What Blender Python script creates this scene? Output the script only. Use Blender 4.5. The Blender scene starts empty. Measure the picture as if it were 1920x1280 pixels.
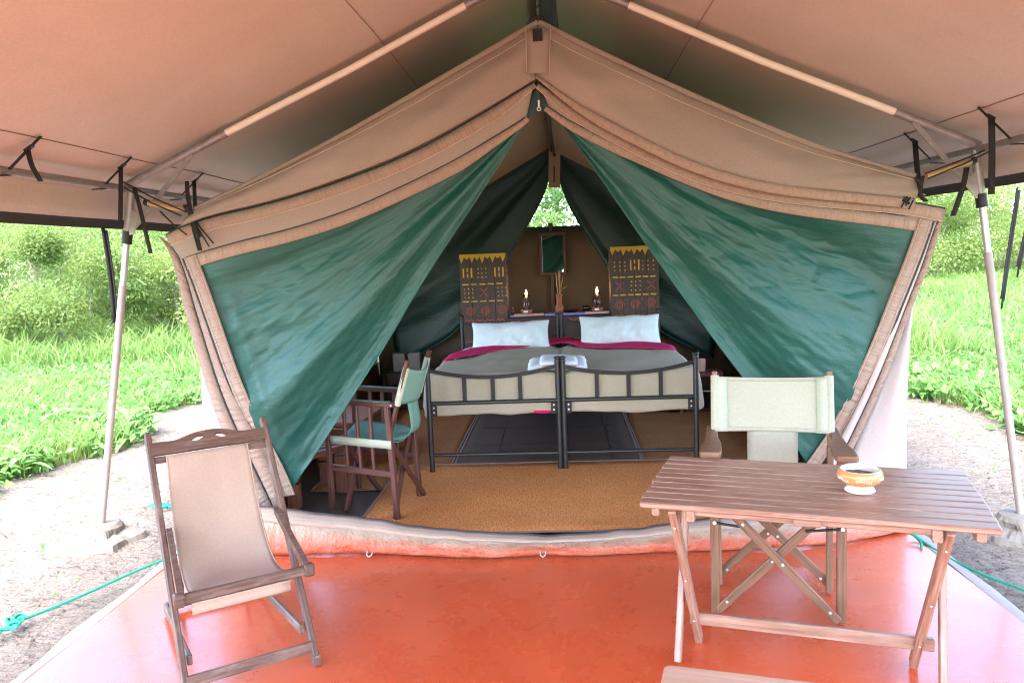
import bpy, math, random
import numpy as np
from mathutils import Vector, Matrix, noise as mnoise

R = math.radians
random.seed(7)
rng = np.random.default_rng(11)
scene = bpy.context.scene
col = scene.collection

# ------------------------------------------------------------------ camera
FOC, PITCH, YAW, ROLL, CAMH = 1463.16, 0.1112, 0.0639, 0.0400, 1.4829
_fw = np.array([-math.sin(YAW) * math.cos(PITCH), math.cos(YAW) * math.cos(PITCH), -math.sin(PITCH)])
_r0 = np.array([math.cos(YAW), math.sin(YAW), 0.0])
_u0 = np.cross(_r0, _fw)
_rt = math.cos(ROLL) * _r0 - math.sin(ROLL) * _u0
_up = math.sin(ROLL) * _r0 + math.cos(ROLL) * _u0
cam_d = bpy.data.cameras.new('camera')
cam = bpy.data.objects.new('camera', cam_d)
col.objects.link(cam)
M = Matrix.Identity(4)
for i in range(3):
    M[i][0] = _rt[i]
    M[i][1] = _up[i]
    M[i][2] = -_fw[i]
M[2][3] = CAMH
cam.matrix_world = M
cam_d.sensor_width = 36.0
cam_d.lens = 36.0 * FOC / 1920.0
cam_d.clip_start = 0.05
cam_d.clip_end = 500
scene.camera = cam

# ------------------------------------------------------------------ world, sun, exposure
SUN_EL, SUN_DIR = R(62), Vector((-0.30, -0.95, 0))         # where the veiled sun stands (behind the camera, a little to the left)
SUN_DIR.normalize()
world = bpy.data.worlds.new('World')
scene.world = world
world.use_nodes = True
wn = world.node_tree
wn.nodes.clear()
w_out = wn.nodes.new('ShaderNodeOutputWorld')
w_bg = wn.nodes.new('ShaderNodeBackground')
w_sky = wn.nodes.new('ShaderNodeTexSky')
w_sky.sky_type = 'NISHITA'
w_sky.sun_disc = False
w_sky.sun_elevation = SUN_EL
w_sky.sun_rotation = math.atan2(SUN_DIR.x, SUN_DIR.y)
w_sky.air_density = 1.0
w_sky.dust_density = 1.6
w_sky.ozone_density = 1.0
w_bg.inputs['Strength'].default_value = 0.15
wn.links.new(w_sky.outputs[0], w_bg.inputs[0])
wn.links.new(w_bg.outputs[0], w_out.inputs[0])

sun_d = bpy.data.lights.new('sun', 'SUN')
sun_d.energy = 1.0
sun_d.angle = R(50)
sun_d.color = (1.0, 0.97, 0.93)
sun = bpy.data.objects.new('sun', sun_d)
col.objects.link(sun)
_sd = Vector((SUN_DIR.x * math.cos(SUN_EL), SUN_DIR.y * math.cos(SUN_EL), math.sin(SUN_EL)))
sun.rotation_euler = _sd.to_track_quat('Z', 'Y').to_euler()
sun.location = (-6, -5, 12)

scene.view_settings.view_transform = 'Standard'
scene.view_settings.look = 'None'
scene.view_settings.gamma = 1.0
scene.view_settings.use_curve_mapping = False
scene.view_settings.exposure = 3.9
scene.render.engine = 'CYCLES'
scene.cycles.use_denoising = True
scene.cycles.max_bounces = 10
scene.cycles.diffuse_bounces = 6
scene.cycles.glossy_bounces = 4
scene.cycles.transmission_bounces = 8
scene.cycles.caustics_reflective = False
scene.cycles.caustics_refractive = False
scene.cycles.sample_clamp_indirect = 6.0
scene.cycles.filter_width = 1.1


# ------------------------------------------------------------------ helpers
def at(px, py, Y=None, Z=None):
    """A measured point: the photograph's pixel (1920 wide) carried to the plane y = Y or z = Z."""
    d = _fw * FOC + (px - 960.0) * _rt - (py - 640.0) * _up
    t = (Y / d[1]) if Y is not None else (Z - CAMH) / d[2]
    return Vector((t * d[0], t * d[1], CAMH + t * d[2]))


def nz(x, y=0.0, z=0.0):
    return mnoise.noise(Vector((x, y, z)))


def resample(pts, n, smooth=2):
    P = np.array([list(p) for p in pts], float)
    for _ in range(smooth):                                   # corner cutting keeps the ends
        Q = [P[0]]
        for a, b in zip(P[:-1], P[1:]):
            Q += [a * .75 + b * .25, a * .25 + b * .75]
        Q.append(P[-1])
        P = np.array(Q)
    L = np.concatenate([[0], np.cumsum(np.linalg.norm(np.diff(P, axis=0), axis=1))])
    t = np.linspace(0, L[-1], n)
    return np.stack([np.interp(t, L, P[:, k]) for k in range(P.shape[1])], -1)


class MB:
    """Collects vertices and faces of one mesh; g is a per-vertex grain coordinate in metres."""

    def __init__(s):
        s.v, s.f, s.g, s.sm = [], [], [], []

    def add(s, vs, fs, gs=None, smooth=False):
        o = len(s.v)
        s.v += [tuple(v) for v in vs]
        s.g += [tuple(g) for g in (gs if gs is not None else vs)]
        s.f += [tuple(i + o for i in f) for f in fs]
        s.sm += [smooth] * len(fs)
        return s

    def bar(s, p0, p1, w, h, up=(0, 0, 1), ch=.14, taper=1.0):
        p0, p1 = Vector(p0), Vector(p1)
        d = p1 - p0
        L = d.length
        d.normalize()
        u = Vector(up)
        x = d.cross(u)
        if x.length < 1e-4:
            x = d.cross(Vector((0, 1, 0)))
        x.normalize()
        y = x.cross(d)
        c = min(w, h) * ch
        a, b = w / 2, h / 2
        sec = [(-a + c, -b), (a - c, -b), (a, -b + c), (a, b - c), (a - c, b), (-a + c, b), (-a, b - c), (-a, -b + c)]
        off = random.uniform(0, 50)
        vs, gs = [], []
        e = min(c, L * .2)
        rings = [(0, .86), (e, 1), (L - e, 1), (L, .86)]
        for l, k in rings:
            tk = 1 + (taper - 1) * l / L
            for (q, r) in sec:
                vs.append(p0 + d * l + x * (q * k * tk) + y * (r * k * tk))
                gs.append((off + l, q + off * .37, r + off * .11))
        fs = []
        for i in range(3):
            for j in range(8):
                k = (j + 1) % 8
                fs.append((i * 8 + j, i * 8 + k, i * 8 + 8 + k, i * 8 + 8 + j))
        fs.append(tuple(range(7, -1, -1)))
        fs.append(tuple(range(24, 32)))
        return s.add(vs, fs, gs)

    def tube(s, pts, r, seg=10, caps=True):
        P = [Vector(p) for p in pts]
        n = len(P)
        rs = r if isinstance(r, (list, tuple)) else [r] * n
        vs, gs, fs = [], [], []
        prev = None
        l = random.uniform(0, 20)
        for i, p in enumerate(P):
            t = (P[min(i + 1, n - 1)] - P[max(i - 1, 0)])
            t.normalize()
            if prev is None:
                x = t.cross(Vector((0, 0, 1)))
                if x.length < 1e-3:
                    x = t.cross(Vector((0, 1, 0)))
            else:
                x = prev - t * prev.dot(t)
            x.normalize()
            prev = x
            y = t.cross(x)
            if i:
                l += (P[i] - P[i - 1]).length
            for j in range(seg):
                a = 2 * math.pi * j / seg
                vs.append(p + (x * math.cos(a) + y * math.sin(a)) * rs[i])
                gs.append((l, math.cos(a) * rs[i], math.sin(a) * rs[i]))
        for i in range(n - 1):
            for j in range(seg):
                k = (j + 1) % seg
                fs.append((i * seg + j, i * seg + k, i * seg + seg + k, i * seg + seg + j))
        s.add(vs, fs, gs, True)
        if caps:
            s.add(vs[:seg], [tuple(range(seg - 1, -1, -1))], gs[:seg])
            s.add(vs[-seg:], [tuple(range(seg))], gs[-seg:])
        return s

    def lathe(s, prof, c=(0, 0, 0), seg=24):
        vs, fs = [], []
        for (r, z) in prof:
            for j in range(seg):
                a = 2 * math.pi * j / seg
                vs.append((c[0] + r * math.cos(a), c[1] + r * math.sin(a), c[2] + z))
        for i in range(len(prof) - 1):
            for j in range(seg):
                k = (j + 1) % seg
                fs.append((i * seg + j, i * seg + k, i * seg + seg + k, i * seg + seg + j))
        return s.add(vs, fs, None, True)

    def grid(s, P, G=None, smooth=True, flip=False):
        """P is an (n, m, 3) array."""
        n, m = P.shape[:2]
        fs = []
        for i in range(n - 1):
            for j in range(m - 1):
                q = (i * m + j, i * m + j + 1, (i + 1) * m + j + 1, (i + 1) * m + j)
                fs.append(q[::-1] if flip else q)
        return s.add(P.reshape(-1, 3).tolist(), fs, None if G is None else G.reshape(-1, 3).tolist(), smooth)

    def prism(s, outline, t, o=(0, 0, 0), ax=(1, 0, 0), ay=(0, 1, 0), holes=None):
        """A flat outline in the plane (ax, ay) at o, given the thickness t along ax x ay."""
        o, ax, ay = Vector(o), Vector(ax), Vector(ay)
        az = ax.cross(ay)
        az.normalize()
        n = len(outline)
        off = random.uniform(0, 50)
        vs = [o + ax * p[0] + ay * p[1] for p in outline] + [o + ax * p[0] + ay * p[1] + az * t for p in outline]
        gs = [(p[0] + off, p[1] + off, 0) for p in outline] + [(p[0] + off, p[1] + off, t) for p in outline]
        fs = [tuple(range(n - 1, -1, -1)), tuple(range(n, 2 * n))]
        fs += [(i, (i + 1) % n, n + (i + 1) % n, n + i) for i in range(n)]
        return s.add(vs, fs, gs)

    def build(s, name, mat, parent=None, solid=0.0, world=True, subsurf=0, bevel=0.0):
        o3 = Vector((0, 0, 0))
        if parent is not None and world:
            p = parent
            while p is not None:
                o3 += p.location
                p = p.parent
        me = bpy.data.meshes.new(name)
        V = np.array(s.v, np.float32) - np.array(o3, np.float32)
        me.from_pydata(V.tolist(), [], s.f)
        me.polygons.foreach_set('use_smooth', s.sm)
        a = me.attributes.new('gc', 'FLOAT_VECTOR', 'POINT')
        a.data.foreach_set('vector', np.array(s.g, np.float32).ravel())
        me.materials.append(mat)
        me.update()
        ob = bpy.data.objects.new(name, me)
        col.objects.link(ob)
        if parent is not None:
            ob.parent = parent
        if solid:
            md = ob.modifiers.new('thickness', 'SOLIDIFY')
            md.thickness = solid
            md.offset = 0
        if bevel:
            md = ob.modifiers.new('bevel', 'BEVEL')
            md.width = bevel
            md.segments = 2
            md.limit_method = 'ANGLE'
        if subsurf:
            md = ob.modifiers.new('sub', 'SUBSURF')
            md.levels = md.render_levels = subsurf
        return ob


def np_mesh(name, V, F, mat, parent=None, G=None, loops=4):
    """Fast mesh from numpy arrays (all faces with the same number of corners)."""
    me = bpy.data.meshes.new(name)
    nf = len(F)
    me.vertices.add(len(V))
    me.vertices.foreach_set('co', np.asarray(V, np.float32).ravel())
    me.loops.add(nf * loops)
    me.loops.foreach_set('vertex_index', np.asarray(F, np.int32).ravel())
    me.polygons.add(nf)
    me.polygons.foreach_set('loop_start', np.arange(0, nf * loops, loops, dtype=np.int32))
    me.polygons.foreach_set('loop_total', np.full(nf, loops, np.int32))
    me.update(calc_edges=True)
    if G is not None:
        a = me.attributes.new('gc', 'FLOAT_VECTOR', 'POINT')
        a.data.foreach_set('vector', np.asarray(G, np.float32).ravel())
    me.materials.append(mat)
    ob = bpy.data.objects.new(name, me)
    col.objects.link(ob)
    ob.parent = parent
    return ob


def tag(o, label=None, cat=None, group=None, kind=None):
    if label:
        o['label'] = label
    if cat:
        o['category'] = cat
    if group:
        o['group'] = group
    if kind:
        o['kind'] = kind
    return o


def thing(name, label, cat, loc=(0, 0, 0), rz=0.0, group=None):
    o = bpy.data.objects.new(name, None)
    o.empty_display_size = .1
    col.objects.link(o)
    o.location = loc
    o.rotation_euler = (0, 0, rz)
    return tag(o, label, cat, group)


def copy_tree(o, parent=None):
    c = o.copy()
    col.objects.link(c)
    c.parent = parent
    for ch in list(o.children):
        copy_tree(ch, c)
    return c


# ------------------------------------------------------------------ materials
class NT:
    def __init__(s, name):
        s.m = bpy.data.materials.new(name)
        s.m.use_nodes = True
        s.t = s.m.node_tree
        s.t.nodes.clear()
        s.out = s.n('ShaderNodeOutputMaterial')

    def n(s, typ, **kw):
        nd = s.t.nodes.new(typ)
        for k, v in kw.items():
            if k in nd.inputs:
                nd.inputs[k].default_value = v
            else:
                setattr(nd, k, v)
        return nd

    def l(s, a, b):
        s.t.links.new(a, b)

    def coord(s, kind='gc', scale=(1, 1, 1)):
        mp = s.n('ShaderNodeMapping')
        mp.inputs['Scale'].default_value = scale
        if kind == 'gc':
            a = s.n('ShaderNodeAttribute', attribute_name='gc')
            s.l(a.outputs['Vector'], mp.inputs['Vector'])
        else:
            a = s.n('ShaderNodeTexCoord')
            s.l(a.outputs['Object'], mp.inputs['Vector'])
        return mp.outputs[0]

    def noise(s, vec, scale, detail=4, rough=.55):
        nd = s.n('ShaderNodeTexNoise')
        nd.inputs['Scale'].default_value = scale
        nd.inputs['Detail'].default_value = detail
        nd.inputs['Roughness'].default_value = rough
        s.l(vec, nd.inputs['Vector'])
        return nd.outputs['Fac']

    def ramp(s, fac, stops):
        nd = s.n('ShaderNodeValToRGB')
        e = nd.color_ramp.elements
        while len(e) < len(stops):
            e.new(.5)
        for k, (p, c) in enumerate(stops):
            e[k].position = p
            e[k].color = (*c, 1) if len(c) == 3 else c
        s.l(fac, nd.inputs['Fac'])
        return nd.outputs['Color']

    def mix(s, fac, a, b, blend='MIX'):
        nd = s.n('ShaderNodeMix', data_type='RGBA', blend_type=blend)
        for i, v in ((0, fac), (6, a), (7, b)):
            if isinstance(v, (int, float)):
                nd.inputs[i].default_value = v
            elif isinstance(v, tuple):
                nd.inputs[i].default_value = (*v, 1)
            else:
                s.l(v, nd.inputs[i])
        return nd.outputs[2]

    def math(s, op, a, b=0.0):
        nd = s.n('ShaderNodeMath', operation=op)
        for i, v in ((0, a), (1, b)):
            if isinstance(v, (int, float)):
                nd.inputs[i].default_value = v
            else:
                s.l(v, nd.inputs[i])
        return nd.outputs[0]

    def bump(s, h, strength=.3, dist=.01, prev=None):
        nd = s.n('ShaderNodeBump')
        nd.inputs['Strength'].default_value = strength
        nd.inputs['Distance'].default_value = dist
        s.l(h, nd.inputs['Height'])
        if prev is not None:
            s.l(prev, nd.inputs['Normal'])
        return nd.outputs[0]

    def princ(s, color, rough=.6, normal=None, spec=.5, metal=0.0, **kw):
        b = s.n('ShaderNodeBsdfPrincipled')
        for k, v in (('Base Color', color), ('Roughness', rough), ('Specular IOR Level', spec), ('Metallic', metal)):
            if isinstance(v, tuple):
                b.inputs[k].default_value = (*v, 1)
            elif isinstance(v, (int, float)):
                b.inputs[k].default_value = v
            else:
                s.l(v, b.inputs[k])
        for k, v in kw.items():
            b.inputs[k.replace('_', ' ')].default_value = v
        if normal is not None:
            s.l(normal, b.inputs['Normal'])
        s.l(b.outputs[0], s.out.inputs[0])
        return b


def mat_wood(name, dark, mid, light, rough=.5, spec=.35, scale=1.0, wear=None):
    t = NT(name)
    v = t.coord('gc', (2.2 * scale, 55 * scale, 55 * scale))
    f = t.noise(v, 1.0, 6, .6)
    v2 = t.coord('gc', (1.1, 7, 7))
    f2 = t.noise(v2, 1.0, 3)
    c = t.ramp(f, [(.28, dark), (.5, mid), (.74, light)])
    c = t.mix(t.math('MULTIPLY', f2, .55), c, mid, 'MIX')
    if wear:
        f3 = t.noise(t.coord('gc', (5, 16, 16)), 1.0, 5, .7)
        k = t.ramp(f3, [(.52, (0, 0, 0)), (.7, (1, 1, 1))])
        c = t.mix(t.math('MULTIPLY', k, .55), c, wear)
    rr = t.math('ADD', t.math('MULTIPLY', f, .25), rough - .12)
    t.princ(c, rr, t.bump(f, .35, .002), spec)
    return t.m


def mat_cloth(name, c1, c2, weave=900, wr=(3, 3, 3), wrs=.25, wrd=.02, rough=.9, spec=.15, sheen=0.0, trans=0.0, stain=None):
    t = NT(name)
    big = t.noise(t.coord('gc', (2, 2, 2)), 1.0, 5, .6)
    c = t.ramp(big, [(.3, c1), (.7, c2)])
    fine = t.noise(t.coord('gc', (weave * .35, weave * .35, weave * .35)), 1.0, 2)
    c = t.mix(.22, c, t.ramp(fine, [(.3, tuple(x * .6 for x in c1)), (.7, tuple(min(1, x * 1.35) for x in c2))]))
    med = t.noise(t.coord('gc', (95, 95, 95)), 1.0, 3, .7)
    c = t.mix(.30, c, t.ramp(med, [(.3, tuple(x * .66 for x in c1)), (.7, tuple(min(1, x * 1.3) for x in c2))]))
    fade = t.noise(t.coord('gc', (.9, .9, .9)), 1.0, 6, .65)
    c = t.mix(.35, c, t.ramp(fade, [(.3, tuple(x * .74 for x in c1)), (.7, tuple(min(1, x * 1.16) for x in c2))]))
    if stain:
        sf = t.noise(t.coord('gc', (6, 6, 6)), 1.0, 5, .7)
        k = t.ramp(sf, [(.55, (0, 0, 0)), (.72, (1, 1, 1))])
        c = t.mix(t.math('MULTIPLY', k, .4), c, stain)
    wrk = t.noise(t.coord('gc', wr), 1.0, 4, .5)
    nrm = t.bump(wrk, wrs, wrd)
    nrm = t.bump(fine, .12, .0015, nrm)
    b = t.princ(c, rough, nrm, spec)
    if sheen:
        b.inputs['Sheen Weight'].default_value = sheen
    if trans:
        tr = t.n('ShaderNodeBsdfTranslucent')
        t.l(c, tr.inputs['Color'])
        mx = t.n('ShaderNodeMixShader')
        mx.inputs[0].default_value = trans
        t.l(b.outputs[0], mx.inputs[1])
        t.l(tr.outputs[0], mx.inputs[2])
        t.l(mx.outputs[0], t.out.inputs[0])
    return t.m


def mat_plain(name, c, rough=.5, spec=.5, metal=0.0, vary=.12, scale=14, bump=.0, **kw):
    t = NT(name)
    f = t.noise(t.coord('obj', (scale,) * 3), 1.0, 5, .6)
    cc = t.mix(f, tuple(x * (1 - vary * 2) for x in c), tuple(min(1, x * (1 + vary)) for x in c))
    nrm = t.bump(f, bump, .004) if bump else None
    t.princ(cc, t.math('ADD', t.math('MULTIPLY', f, .2), rough - .1), nrm, spec, metal, **kw)
    return t.m


MAT = {}
MAT['fly'] = mat_cloth('fly_canvas', (.59, .515, .465), (.64, .56, .51), wr=(1.2, 1.6, 1), wrs=.15, wrd=.03, trans=.03)
MAT['tan'] = mat_cloth('tan_canvas', (.272, .22, .19), (.318, .263, .23), wr=(2.5, 7, 3), wrs=.3, wrd=.02, trans=.0, stain=(.30, .23, .175))
MAT['inner'] = mat_cloth('inner_canvas', (.31, .235, .185), (.36, .275, .22), wr=(2, 2, 2), wrs=.25, wrd=.02)
MAT['binding'] = mat_cloth('tan_binding', (.31, .225, .180), (.36, .265, .215), wr=(30, 2, 2), wrs=1.0, wrd=.022)
MAT['lipbinding'] = mat_cloth('lip_binding', (.36, .265, .205), (.41, .305, .245), wr=(14, 3, 3), wrs=.5, wrd=.012)
MAT['wallcloth'] = mat_cloth('daylit_wall_canvas', (.50, .43, .40), (.58, .50, .47), wr=(2, 2, 2), wrs=.3, wrd=.02, trans=.08)  # paler than the tan canvas: outdoor light on the front wall painted in
MAT['hem'] = mat_cloth('black_hem', (.048, .046, .045), (.066, .062, .060), rough=.8)
MAT['zip'] = mat_plain('zip_tape', (.022, .022, .024), .6)
MAT['strap'] = mat_cloth('black_webbing', (.02, .018, .018), (.032, .03, .03), rough=.75)
MAT['stitch'] = mat_plain('pale_thread', (.6, .47, .36), .8)
MAT['seam'] = mat_plain('brown_seam_thread', (.25, .18, .15), .9)  # thread colour darker than the fly canvas


def mat_tarp(name, c1, c2, rough=.36, spec=.5):
    t = NT(name)
    big = t.noise(t.coord('gc', (1.2, 3, 1)), 1.0, 5, .6)
    c = t.ramp(big, [(.3, c1), (.7, c2)])
    w1 = t.noise(t.coord('gc', (4.5, 9, 1)), 1.0, 6, .60)
    w2 = t.noise(t.coord('gc', (17, 30, 1)), 1.0, 5, .7)
    fine = t.noise(t.coord('gc', (150, 150, 1)), 1.0, 3, .8)
    c = t.mix(.35, c, t.ramp(fine, [(.3, tuple(x * .5 for x in c1)), (.7, tuple(x * 1.7 for x in c2))]))
    n1 = t.bump(w1, .30, .022)
    n1 = t.bump(w2, .34, .010, n1)
    n1 = t.bump(fine, .45, .003, n1)
    r = t.math('ADD', t.math('MULTIPLY', fine, .3), rough - .15)
    t.princ(c, r, n1, spec)
    return t.m


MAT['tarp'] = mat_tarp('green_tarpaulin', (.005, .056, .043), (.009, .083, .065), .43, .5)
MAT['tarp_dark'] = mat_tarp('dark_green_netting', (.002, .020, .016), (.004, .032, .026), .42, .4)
MAT['rearcloth'] = mat_cloth('shaded_rear_canvas', (.085, .066, .048), (.105, .083, .062))  # tan canvas darkened: the shade at the tent's rear is put into its colour


def mat_slab():
    t = NT('red_floor_paint')
    v = t.coord('obj', (1, 1, 1))
    big = t.noise(v, 1.1, 6, .6)
    c = t.ramp(big, [(.3, (.46, .064, .022)), (.55, (.58, .090, .030)), (.75, (.63, .114, .041))])
    sc = t.noise(v, 26, 6, .75)
    k = t.ramp(sc, [(.60, (0, 0, 0)), (.72, (1, 1, 1))])
    big2 = t.noise(t.coord('obj', (1.7, 1.7, 1)), 1.0, 3)
    k2 = t.math('MULTIPLY', k, t.math('MULTIPLY', big2, 1.0))
    c = t.mix(k2, c, (.66, .24, .16))
    dust = t.ramp(t.noise(v, 2.6, 7, .72), [(.48, (0, 0, 0)), (.75, (1, 1, 1))])
    c = t.mix(t.math('MULTIPLY', dust, .22), c, (.60, .19, .10))
    worn = t.ramp(t.noise(t.coord('obj', (1.2, 9, 1)), 3.0, 6, .7), [(.60, (0, 0, 0)), (.74, (1, 1, 1))])
    c = t.mix(t.math('MULTIPLY', worn, .13), c, (.33, .040, .017))
    vor = t.n('ShaderNodeTexVoronoi', feature='F1')
    vor.inputs['Scale'].default_value = 30
    t.l(v, vor.inputs['Vector'])
    chip = t.ramp(vor.outputs['Distance'], [(.035, (1, 1, 1)), (.06, (0, 0, 0))])
    chipm = t.math('MULTIPLY', chip, t.ramp(t.noise(v, 3.2, 3), [(.50, (0, 0, 0)), (.62, (1, 1, 1))]))
    c = t.mix(t.math('MULTIPLY', chipm, .8), c, (.75, .62, .55))
    rough = t.math('ADD', t.math('MULTIPLY', t.noise(v, 5, 5, .65), .14), .20)
    rough = t.math('ADD', rough, t.math('MULTIPLY', k2, .25))
    rough = t.math('ADD', rough, t.math('MULTIPLY', dust, .10))
    n1 = t.bump(t.noise(v, 2.2, 4), .12, .02)
    n1 = t.bump(t.noise(v, 34, 5, .7), .10, .004, n1)
    t.princ(c, rough, n1, .6, Coat_Weight=.28, Coat_Roughness=.15, Coat_IOR=1.55)
    return t.m


MAT['slab'] = mat_slab()
MAT['bare'] = mat_plain('bare_concrete', (.30, .25, .215), .9, .2, bump=.4, scale=22)


def mat_ground():
    t = NT('sandy_ground')
    v = t.coord('obj', (1, 1, 1))
    f = t.noise(v, 2.2, 7, .65)
    f2 = t.noise(v, 34, 6, .7)
    c = t.ramp(f, [(.3, (.225, .178, .143)), (.55, (.28, .228, .188)), (.75, (.31, .26, .222))])
    c = t.mix(t.ramp(f2, [(.35, (.45, .45, .45)), (.55, (0, 0, 0))]), c, (.12, .09, .068))
    # bare soil under the grass further out
    sx = t.n('ShaderNodeSeparateXYZ')
    t.l(v, sx.inputs[0])
    dx = t.math('ABSOLUTE', t.math('ADD', sx.outputs[0], .2))
    edge = t.math('ADD', dx, t.math('MULTIPLY', t.noise(v, .9, 4), 1.3))
    k = t.ramp(t.math('MULTIPLY', edge, .1), [(.455, (0, 0, 0)), (.51, (1, 1, 1))])
    dirt = t.ramp(t.noise(v, 6, 5), [(.3, (.10, .17, .03)), (.7, (.19, .25, .07))])
    c = t.mix(k, c, dirt)
    n1 = t.bump(t.noise(v, 3.6, 4, .55), 1.0, .16)
    n1 = t.bump(t.noise(v, 6.5, 6, .6), 1.0, .09, n1)
    n1 = t.bump(t.noise(v, 13, 4, .6), .8, .05, n1)
    n1 = t.bump(f2, .9, .026, n1)
    t.princ(c, .95, n1, .1)
    return t.m


MAT['ground'] = mat_ground()


def mat_leaf(name, c1, c2, c3, trans=.35, rough=.5):
    t = NT(name)
    a = t.n('ShaderNodeAttribute', attribute_name='gc')
    sx = t.n('ShaderNodeSeparateXYZ')
    t.l(a.outputs['Vector'], sx.inputs[0])
    c = t.ramp(sx.outputs[0], [(0, c1), (.5, c2), (1, c3)])
    b = t.princ(c, rough, None, .35)
    tr = t.n('ShaderNodeBsdfTranslucent')
    t.l(t.mix(.6, c, tuple(min(1, x * 1.6) for x in c3)), tr.inputs['Color'])
    mx = t.n('ShaderNodeMixShader')
    mx.inputs[0].default_value = trans
    t.l(b.outputs[0], mx.inputs[1])
    t.l(tr.outputs[0], mx.inputs[2])
    t.l(mx.outputs[0], t.out.inputs[0])
    return t.m


MAT['grass'] = mat_leaf('grass_blade', (.05, .115, .020), (.12, .205, .042), (.23, .31, .085), .38)
MAT['leaf'] = mat_leaf('shrub_leaf', (.05, .10, .022), (.13, .20, .045), (.29, .35, .10), .38)
MAT['leaf2'] = mat_leaf('tree_leaf', (.035, .09, .025), (.09, .17, .04), (.18, .28, .08), .40)
MAT['herb'] = mat_leaf('herb_leaf', (.06, .17, .035), (.12, .27, .055), (.20, .36, .10), .34, .62)
MAT['bark'] = mat_plain('grey_bark', (.22, .18, .14), .9, .2, bump=.6, scale=18)

MAT['weathered'] = mat_wood('weathered_wood', (.045, .024, .018), (.105, .058, .042), (.22, .14, .108), .5, .4, 2.0, (.30, .215, .175))
MAT['teak'] = mat_wood('oiled_table_wood', (.115, .052, .034), (.30, .160, .108), (.50, .33, .255), .34, .5, 2.2, (.38, .28, .23))
MAT['chairwood'] = mat_wood('brown_chair_wood', (.08, .036, .020), (.18, .09, .05), (.29, .165, .105), .45, .4, 2.0)
MAT['redwood'] = mat_wood('red_brown_wood', (.045, .014, .011), (.085, .028, .021), (.13, .05, .038), .42, .45)
MAT['rackwood'] = mat_wood('reddish_wood', (.10, .030, .016), (.19, .065, .036), (.26, .10, .06), .5, .35)
MAT['palewood'] = mat_wood('pale_worn_wood', (.30, .17, .11), (.42, .26, .18), (.52, .35, .26), .6, .3)
MAT['panelwood'] = mat_wood('dark_painted_panel', (.022, .012, .010), (.045, .025, .020), (.065, .038, .030), .5, .35)
MAT['bluegrey'] = mat_plain('sheen_tinted_board', (.12, .11, .13), .25, .5)  # bluish reflection on the inner tower sides put into the board colour
MAT['yellow'] = mat_plain('yellow_paint', (.56, .33, .035), .6, .3, vary=.2)
MAT['redpaint'] = mat_plain('red_ochre_paint', (.36, .085, .05), .65, .3, vary=.2)
MAT['canvas_brown'] = mat_cloth('brown_sling_canvas', (.345, .24, .18), (.40, .29, .225), wr=(4, 2, 3), wrs=.15, wrd=.02, stain=(.38, .30, .25))
MAT['canvas_cream'] = mat_cloth('cream_chair_canvas', (.44, .435, .345), (.505, .50, .405), wr=(5, 5, 5), wrs=.2, wrd=.015, trans=.25)
MAT['canvas_green'] = mat_cloth('green_chair_canvas', (.13, .25, .20), (.18, .31, .25), wr=(8, 8, 8), wrs=.25, wrd=.012, trans=.1)
MAT['canvas_sleeve'] = mat_cloth('pale_green_sleeve', (.36, .395, .305), (.42, .45, .355), wr=(60, 8, 8), wrs=.3, wrd=.006)
MAT['steel'] = mat_plain('grey_steel_tube', (.33, .30, .30), .45, .5, .4, vary=.25, scale=30)
MAT['postpaint'] = mat_plain('brown_grey_post_paint', (.33, .27, .24), .5, .4, .0, vary=.15, scale=20)
MAT['brightsteel'] = mat_plain('bright_galvanised_steel', (.55, .56, .60), .32, .5, .7, vary=.25, scale=18)


def mat_cream_pole():
    t = NT('cream_painted_pole')
    v = t.coord('obj', (1, 1, 1))
    f = t.noise(v, 60, 4, .7)
    c = t.mix(t.ramp(f, [(.66, (0, 0, 0)), (.72, (1, 1, 1))]), t.mix(t.noise(v, 6, 4), (.80, .75, .66), (.86, .82, .74)), (.13, .07, .04))
    t.princ(c, .5, t.bump(f, .2, .002), .4)
    return t.m


MAT['creampole'] = mat_cream_pole()
MAT['bamboo'] = mat_wood('bamboo', (.40, .24, .09), (.55, .37, .17), (.66, .49, .28), .45, .4)
MAT['blacksteel'] = mat_plain('black_painted_steel', (.020, .019, .020), .38, .5, 0, vary=.25, scale=40)
MAT['browniron'] = mat_plain('dark_flat_iron', (.018, .014, .014), .55, .35, 0, vary=.2, scale=40)
MAT['bolt'] = mat_plain('pale_bolt_head', (.6, .58, .56), .35, .5, .3)
MAT['concrete'] = mat_plain('rough_concrete', (.19, .165, .14), .95, .15, bump=.9, scale=26)
MAT['rope'] = mat_plain('green_nylon_rope', (.004, .30, .17), .5, .4, vary=.25, scale=120, bump=.4)
MAT['cord'] = mat_plain('black_cord', (.015, .013, .013), .7)
MAT['pillow'] = mat_cloth('pale_blue_white_cotton', (.50, .575, .60), (.56, .63, .655), wr=(9, 22, 12), wrs=.12, wrd=.01)
MAT['towel'] = mat_cloth('white_towelling', (.62, .66, .74), (.72, .75, .82), weave=500, wr=(40, 40, 40), wrs=.4, wrd=.006)
MAT['blanket'] = mat_cloth('beige_blanket', (.35, .31, .23), (.40, .355, .27), weave=420, wr=(3, 8, 3), wrs=.35, wrd=.012)
MAT['fuchsia'] = mat_cloth('fuchsia_cotton', (.46, .012, .085), (.56, .02, .12), wr=(6, 14, 6), wrs=.4, wrd=.015)
MAT['mattress'] = mat_cloth('blue_white_mattress', (.30, .36, .50), (.60, .65, .74), wr=(6, 6, 6), wrs=.4)
MAT['white_sheet'] = mat_cloth('pale_sheet', (.55, .62, .62), (.63, .69, .69), wr=(6, 6, 6), wrs=.4)


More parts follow.
